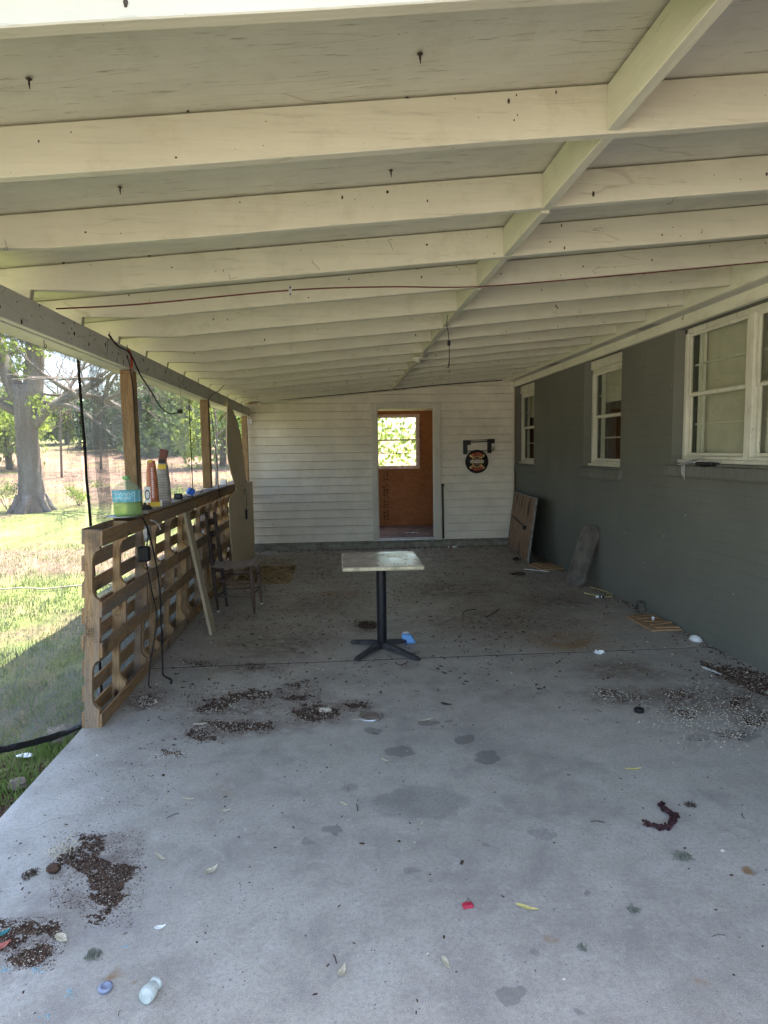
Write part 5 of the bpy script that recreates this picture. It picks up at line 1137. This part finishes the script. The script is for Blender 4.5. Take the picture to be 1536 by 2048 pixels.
for k in range(900):
    x=rr.uniform(-1.4,3.05); y=1.8+9*rr.random(); 
    if rr.random()>.10+.90*min(1,max(0,(y-3.6)/2.5)): continue
    a=rr.uniform(0,PI); l=rr.uniform(.006,.035); b=rr.uniform(-.5,.5)
    tw.tube([(x,y,.002),(x+l*math.cos(a),y+l*math.sin(a),rr.uniform(.002,.008)),(x+l*math.cos(a)+l*math.cos(a+b),y+l*math.sin(a)+l*math.sin(a+b),.002)],rr.uniform(.0008,.0022),4)
for k in range(1300):  # dried leaf shreds
    x=rr.uniform(-1.4,3.05); y=4.2+6.5*rr.random(); 
    if noise.noise(Vector((x*1.3,y*1.1,8)))<-.1: continue
    s=rr.uniform(.006,.022); a=rr.uniform(0,PI); c_,s_=math.cos(a),math.sin(a)
    tw.add([(x+c_*p-s_*q,y+s_*p+c_*q,.003+z) for p,q,z in ((-s,-s*.4,0),(s,-s*.2,.3*s),(s*.8,s*.5,0),(-s*.6,s*.4,.4*s))],[(0,1,2,3)])
o=tw.build('twigs_and_shreds',M['twig']); tag(o,'thin dark twigs and dried leaf shreds over the slab','twigs',kind='stuff')
fk=MB()
for (px,py,n,rx,ry) in ((75,1938,26,14,8),(10,1940,20,14,6),(143,1985,20,14,8),(90,2032,16,10,8),(250,1892,10,10,2)):
    for k in range(n): q=fl(px+rr.gauss(0,rx*.5),py+rr.gauss(0,ry*.5)); crumb(fk,q.x,q.y,rr.uniform(.001,.0035),0,rr)
o=fk.build('paint_flakes',M['skyblue']); tag(o,'tiny pale blue paint flakes at the near left of the slab','flakes',kind='stuff')

# ------------------------------------------------------------------ yard: grass, rocks, trees
g=MB(); rg=random.Random(4)
def blade(m,x,y,h,w_,rs):
    z=gz(x,y)-.01; a=rs.uniform(0,2*PI); b=rs.uniform(0,2*PI); lx,ly=h*.45*math.cos(b)*rs.random()*1.5,h*.45*math.sin(b)*rs.random()*1.5; c_,s_=math.cos(a)*w_,math.sin(a)*w_
    i=len(m.v); m.v+=[(x-c_,y-s_,z),(x+c_,y+s_,z),(x+lx*.4+c_*.7,y+ly*.4+s_*.7,z+h*.6),(x+lx*.4-c_*.7,y+ly*.4-s_*.7,z+h*.6),(x+lx,y+ly,z+h)]
    m.f+=[(i,i+1,i+2,i+3),(i+3,i+2,i+4)]
for k in range(52000):
    y=1.9+11*rg.random()**1.35; x=-1.62-(.2+.62*(y))*rg.random()**1.1
    n=noise.noise(Vector((x*1.1,y*1.1,3)))+.5*noise.noise(Vector((x*4,y*4,1)))
    if n<-.12 and rg.random()<.85: continue
    if x>-2.05 and y<3.35 and noise.noise(Vector((x*5,y*5,9)))<.25: continue
    if 9.2<y<13 and rg.random()<.6: continue
    blade(g,x,y,rg.uniform(.025,.075)*(1+.6*(n>.25)),rg.uniform(.0018,.0035)*(1+.10*y),rg)
for (px,py,n,hh) in ((110,1500,260,.13),(60,1560,90,.10),(20,1590,70,.09),(140,1478,120,.10),(10,1600,50,.1)):
    q=fl(px,py,-.11)
    for k in range(n): blade(g,min(q.x+rg.gauss(0,.10),-1.60),q.y+rg.gauss(0,.12),hh*rg.uniform(.5,1.3),.0028,rg)
o=g.build('grass',M['grass']); tag(o,'short patchy lawn grass beside the porch slab','grass',kind='stuff')
def rock(px,py,r,label,mat='stone',sq=(1.3,1,.6),seed=1):
    q=fl(px,py,-.10); m=MB()
    for i in range(7):
        for k in range(12):
            th=PI*(i+.5)/7; a=2*PI*k/12; d=Vector((math.sin(th)*math.cos(a),math.sin(th)*math.sin(a),math.cos(th))); rad=r*(1+.45*noise.noise(d*1.6+Vector((seed,0,0)))); m.v.append((q.x+d.x*rad*sq[0],q.y+d.y*rad*sq[1],-.10+r*.3+d.z*rad*sq[2]))
    for i in range(6):
        for k in range(12): m.f.append((i*12+k,(i+1)*12+k,(i+1)*12+(k+1)%12,i*12+(k+1)%12))
    m.f.append(tuple(range(12))); m.f.append(tuple(72+k for k in range(12))[::-1]); o=m.build('rock',M[mat],None,bevel=0); tag(o,label,'rock','stones beside the slab edge')
rock(35,1572,.042,'brown angular stone lying in the bare soil left of the slab',seed=3); rock(122,1478,.09,'mossy stone partly under the mesh hem at the pallet foot',seed=8)
rock(52,1513,.03,'flat pale flake of stone in the grass near the mesh hem','paper',(1.6,.8,.25),5)
m=MB()
for k in range(1500):
    y=rg.uniform(1.9,3.7); x=-1.62-abs(rg.gauss(0,.22)); s=rg.uniform(.004,.02); z=gz(x,y)
    m2=len(m.v); crumb(m,x,y,s,z-.003,rg)
o=m.build('loose_soil',M['dust']); tag(o,'loose dark soil clods along the slab edge','soil',kind='stuff')
a=fl(0,1184,-.1); b=fl(150,1176,-.1)
o=MB().tube(curve3([a+Vector((-.3,0,.02)),a.lerp(b,.3)+Vector((0,.05,.03)),a.lerp(b,.6)+Vector((0,-.05,.02)),b+Vector((0,0,.03)),b+Vector((.5,.1,.02))],5),[.010]*21,6).build('fallen_branch',M['ledge']); tag(o,'pale bare branch lying across the sunlit lawn','branch')

def limb(m,p0,d,L,r,depth,rs,up=.15,n=5,minr=.006):
    pts=[Vector(p0)]; d=Vector(d).normalized(); rr=[r]; p=Vector(p0)
    for i in range(n):
        d=(d+Vector((rs.gauss(0,.13),rs.gauss(0,.13),rs.gauss(0,.08)+up*.2))).normalized(); p=p+d*(L/n); pts.append(p.copy()); rr.append(max(r*(1-.75*(i+1)/n),minr))
    m.tube(pts,rr,7 if r>.06 else 5 if r>.02 else 3,False)
    if depth>0:
        for k in range(rs.choice((2,3,3))):
            i=rs.randrange(2,n+1); dd=(d+Vector((rs.gauss(0,.8),rs.gauss(0,.8),rs.gauss(.1,.5)))).normalized(); limb(m,pts[i],dd,L*rs.uniform(.5,.8),rr[i]*.75,depth-1,rs,up,n,minr)
        limb(m,pts[-1],d,L*.7,rr[-1]*.9,depth-1,rs,up,n,minr)
def leaves(m,blobs,n,s,rs):
    tot=sum(b[3]*b[4] for b in blobs)
    for (c,rx_,rz,w1,w2) in [(b[0],b[1],b[2],b[3],b[4]) for b in blobs]:
        cnt=int(n*w1*w2/tot)
        for k in range(cnt):
            d=Vector((rs.gauss(0,1),rs.gauss(0,1),rs.gauss(0,1))).normalized(); rad=rs.random()**.45*(1+.35*noise.noise(Vector((d.x*2.2+c[0],d.y*2.2,d.z*2.2+c[2]))))
            p=Vector((c[0]+d.x*rx_*rad,c[1]+d.y*rx_*rad,c[2]+d.z*rz*rad)); q=Euler((rs.uniform(0,PI),rs.uniform(0,PI),rs.uniform(0,PI))).to_matrix(); ss=s*rs.uniform(.5,1.4)
            i=len(m.v)
            for u,v in ((-1,0),(0,-.55),(1,0),(0,.55)): m.v.append(tuple(p+q@Vector((u*ss,v*ss,0))))
            m.f.append((i,i+1,i+2,i+3))
def tree(name,x,y,h,r,leafm,label,n=2600,s=.14,seed=1,kind='round',trunk=.16,cat='tree',group='trees and bushes beyond the yard'):
    rs=random.Random(seed); z=gz(x,y); e=empty(name,(x,y,z),label,cat,group); m=MB()
    m.tube([(0,0,-.2),(rs.gauss(0,.1),0,h*.3),(rs.gauss(0,.2),rs.gauss(0,.2),h*.75)],[trunk*1.2,trunk,trunk*.3],8)
    for k in range(7):
        a=rs.uniform(0,2*PI); limb(m,(0,0,h*rs.uniform(.2,.6)),(math.cos(a),math.sin(a),.6),r*1.0,trunk*.4,1,rs)
    m.build('trunk',M['bark'],e,smooth=True); c=MB(); bl=[]
    if kind=='cedar':
        for k in range(9): t=k/8; bl.append(((rs.gauss(0,r*.12),rs.gauss(0,r*.12),h*(.10+.85*t)),r*(1.05-.85*t),h*.12,r*(1.05-.8*t),1))
    else:
        for k in range(18): a=rs.uniform(0,2*PI); q=r*rs.uniform(.1,.8); bl.append(((q*math.cos(a),q*math.sin(a),h*(.12+.76*rs.random()**.8)),r*rs.uniform(.30,.52),r*rs.uniform(.24,.42),1,1))
    leaves(c,bl,n,s,rs); c.build('crown',M[leafm],e); return e
def at(px,Y,py=None):
    d=FW+R2*((px-768)/F)-U2*(((py or 905)-1024)/F); return d.x/d.y*Y
# the big tree in the yard
bx,by=-9.05,19.9; bz=gz(bx,by); e=empty('oak_tree',(bx,by,bz),'big bare limbed tree with thick dark trunk seen through the near mesh','tree')
rs=random.Random(31); m=MB()
def tr(pts,rr,n=14): m.tube(curve3(pts,4),[rr[0]+(rr[-1]-rr[0])*i/((len(pts)-1)*4) for i in range((len(pts)-1)*4+1)],n)
m.tube([(0,0,-.3),(0,0,.05),(0,0,.35),(.0,0,1.0),(-.02,0,2.2),(0,0,3.2),(.0,0,3.7)],[.62,.50,.38,.32,.30,.32,.37],18)
for a in (.4,1.5,2.6,3.7,4.8,5.9): m.tube([(.28*math.cos(a),.28*math.sin(a),.45),(.48*math.cos(a),.48*math.sin(a),.10),(.75*math.cos(a),.75*math.sin(a),-.15)],[.16,.11,.05],8)
tr([(-.15,0,3.3),(-.6,0,4.6),(-1.0,.1,6.2),(-1.7,.2,8.5),(-2.3,.2,11)],[.26,.10]); tr([(.2,0,3.3),(.38,0,4.8),(.45,-.1,6.5),(.6,0,9),(.7,.3,12)],[.29,.12])
tr([(0,0,2.3),(.45,0,2.85),(.85,.1,3.2),(1.4,.2,3.42),(2.1,.4,3.30),(3.0,.5,2.8)],[.17,.06]); tr([(.8,.1,3.15),(1.4,-.1,3.05),(2.1,-.3,2.6),(2.7,-.4,2.1)],[.08,.025])
tr([(-.2,0,2.9),(-1.2,0,3.5),(-2.2,.2,4.6),(-3.2,.3,6.3)],[.14,.05])
for k in range(22):
    b=rs.choice([(-1.0,.1,6.2),(-.6,0,4.6),(.45,-.1,6.5),(.38,0,5.0),(.6,0,8.5),(-1.7,.2,8.5),(.85,.1,3.2),(1.4,.2,3.42),(2.1,.4,3.3)]); a=rs.uniform(0,2*PI); limb(m,b,(math.cos(a),math.sin(a)*.6,rs.uniform(.0,.9)),rs.uniform(1.6,3.2),rs.uniform(.05,.09),2,rs,n=4,minr=.012)
m.build('trunk',M['bark'],e,smooth=True)
c=MB(); leaves(c,[((rs.uniform(-1.2,1.0),rs.uniform(-.6,0),rs.uniform(3.1,5.2)),.4,.35,1,1) for k in range(7)],520,.075,rs); leaves(c,[((rs.uniform(-5,5),rs.uniform(-3,3),rs.uniform(6,12)),1.2,.9,1,1) for k in range(26)],700,.08,rs); c.build('crown',M['leaf_y'],e)
TR=[ # name,px,Y,h,r,leaf,label,n,s,kind
 ('broadleaf_tree',18,34,3.9,2.6,'leaf_y','bright yellow green bushy tree left of the big trunk',3600,.13,'round'),
 ('broadleaf_tree',-60,44,5,4,'leaf_g','tall green tree at the far left edge of the yard',4200,.2,'round'),
 ('cedar_bush',205,46,3.4,3.0,'leaf_d','wide dark evergreen bush right of the big trunk',5200,.15,'round'),
 ('cedar_bush',258,43,4.2,2.8,'leaf_d','dark evergreen bush behind the brown porch post',4600,.15,'round'),
 ('broadleaf_tree',135,50,3.6,2.6,'leaf_y','pale green tree between the trunk and the dark evergreen',3800,.17,'round'),
 ('broadleaf_tree',168,72,4.0,4,'leaf_g','distant green tree behind the dark evergreens',3000,.26,'round'),
 ('cedar_tree',318,40,5.0,2.4,'leaf_g','green conical tree behind the creased mesh',4600,.15,'cedar'),
 ('broadleaf_tree',350,48,5.6,4.0,'leaf_g','broad green tree behind the far end of the creased mesh',4400,.18,'round'),
 ('broadleaf_tree',400,42,5.0,3.2,'leaf_d','dark leafy tree behind the knotty post',4200,.17,'round'),
 ('broadleaf_tree',445,34,5.0,2.6,'leaf_y','yellow green tree behind the farthest mesh panel',3600,.14,'round'),
 ('broadleaf_tree',60,80,4,4.5,'leaf_g','distant tall tree left behind the big trunk',3000,.3,'round'),
 ('broadleaf_tree',262,82,4.5,5,'leaf_g','distant tall tree behind the brown porch post',3000,.3,'round')]
for i,(nm,px,Y,h,r,lf,lab,n,s,kd) in enumerate(TR): tree(nm,at(px,Y),Y,h,r,lf,lab,n,s,50+i,kd)
c=MB(); rs=random.Random(77)
bl=[]
for k in range(90):
    px=-420+k*12; Y=rs.uniform(78,98); x=at(px,Y); bl.append(((x,Y,gz(x,Y)+rs.uniform(.6,1.6)),rs.uniform(3.5,5.5),rs.uniform(1.4,2.4),1,1))
leaves(c,bl,15000,.42,rs); o=c.build('far_woodland',M['leaf_g']); tag(o,'far wood closing the horizon beyond the field','woodland',kind='stuff')
# trees beyond the back window of the addition
for i,(x,Y,h,r,lf,lab) in enumerate(((1.0,21,7.5,3.4,'leaf_y','bright green tree filling the back room window at left'),(3.6,23,7.5,3.4,'leaf_y','bright green tree seen in the right part of the back room window'),(-2.5,26,9,4,'leaf_g','green tree behind the addition, left of the back window'))):
    tree('broadleaf_tree',x,Y,h,r,lf,lab,2000,.10,90+i)
# thin bare saplings against the sky
for i,(px,Y,h,lab) in enumerate(((120,30,9,'thin bare tree right of the big trunk'),(200,33,9,'thin bare tree beside the black strap'),(-30,28,9,'thin bare tree left of the big trunk'),(430,26,7,'thin bare tree seen through the farthest mesh'))):
    x=at(px,Y); rs=random.Random(200+i); e=empty('bare_tree',(x,Y,gz(x,Y)),lab,'tree','thin bare trees in the yard'); m=MB(); m.tube([(0,0,-.2),(.1,0,h*.3),(.05,0,h*.5)],[.055,.045,.03],7)
    for k in range(9): a=rs.uniform(0,2*PI); limb(m,(.05,0,h*rs.uniform(.25,.5)),(math.cos(a),math.sin(a)*.5,rs.uniform(.4,1.3)),h*.30,.035,3,rs,n=4,minr=.010)
    m.build('trunk',M['bark'],e,smooth=True)
# young shrubs in the field near the trunk
for i,(px,Y,h,lab) in enumerate(((152,21,.8,'leafy low shrub right of the big trunk base'),(8,20,.9,'leafy low shrub left of the big trunk base'),(330,15,1.0,'low shrub behind the bags on the ledge'))):
    x=at(px,Y); rs=random.Random(300+i); e=empty('shrub',(x,Y,gz(x,Y)),lab,'shrub','low shrubs in the yard'); m=MB()
    for k in range(14): a=rs.uniform(0,2*PI); limb(m,(0,0,0),(math.cos(a)*.5,math.sin(a)*.5,1),h*.8,.008,1,rs,n=3,minr=.002)
    m.build('stem',M['bark'],e); c=MB(); leaves(c,[((rs.gauss(0,h*.3),rs.gauss(0,h*.3),h*rs.uniform(.3,.9)),h*.28,h*.22,1,1) for k in range(8)],900,.03,rs); c.build('foliage',M['leaf_y'],e)
# orange board added outside to give the orange glow behind the farthest pallets
o=MB().box((-1.86,8.6,-.1),(-1.83,10.6,1.12)).build('orange_board',simple('orange board',(.62,.20,.07),.7,0,.3,5,.2)); tag(o,'orange red board added outside for the orange glow behind the farthest pallets','board')
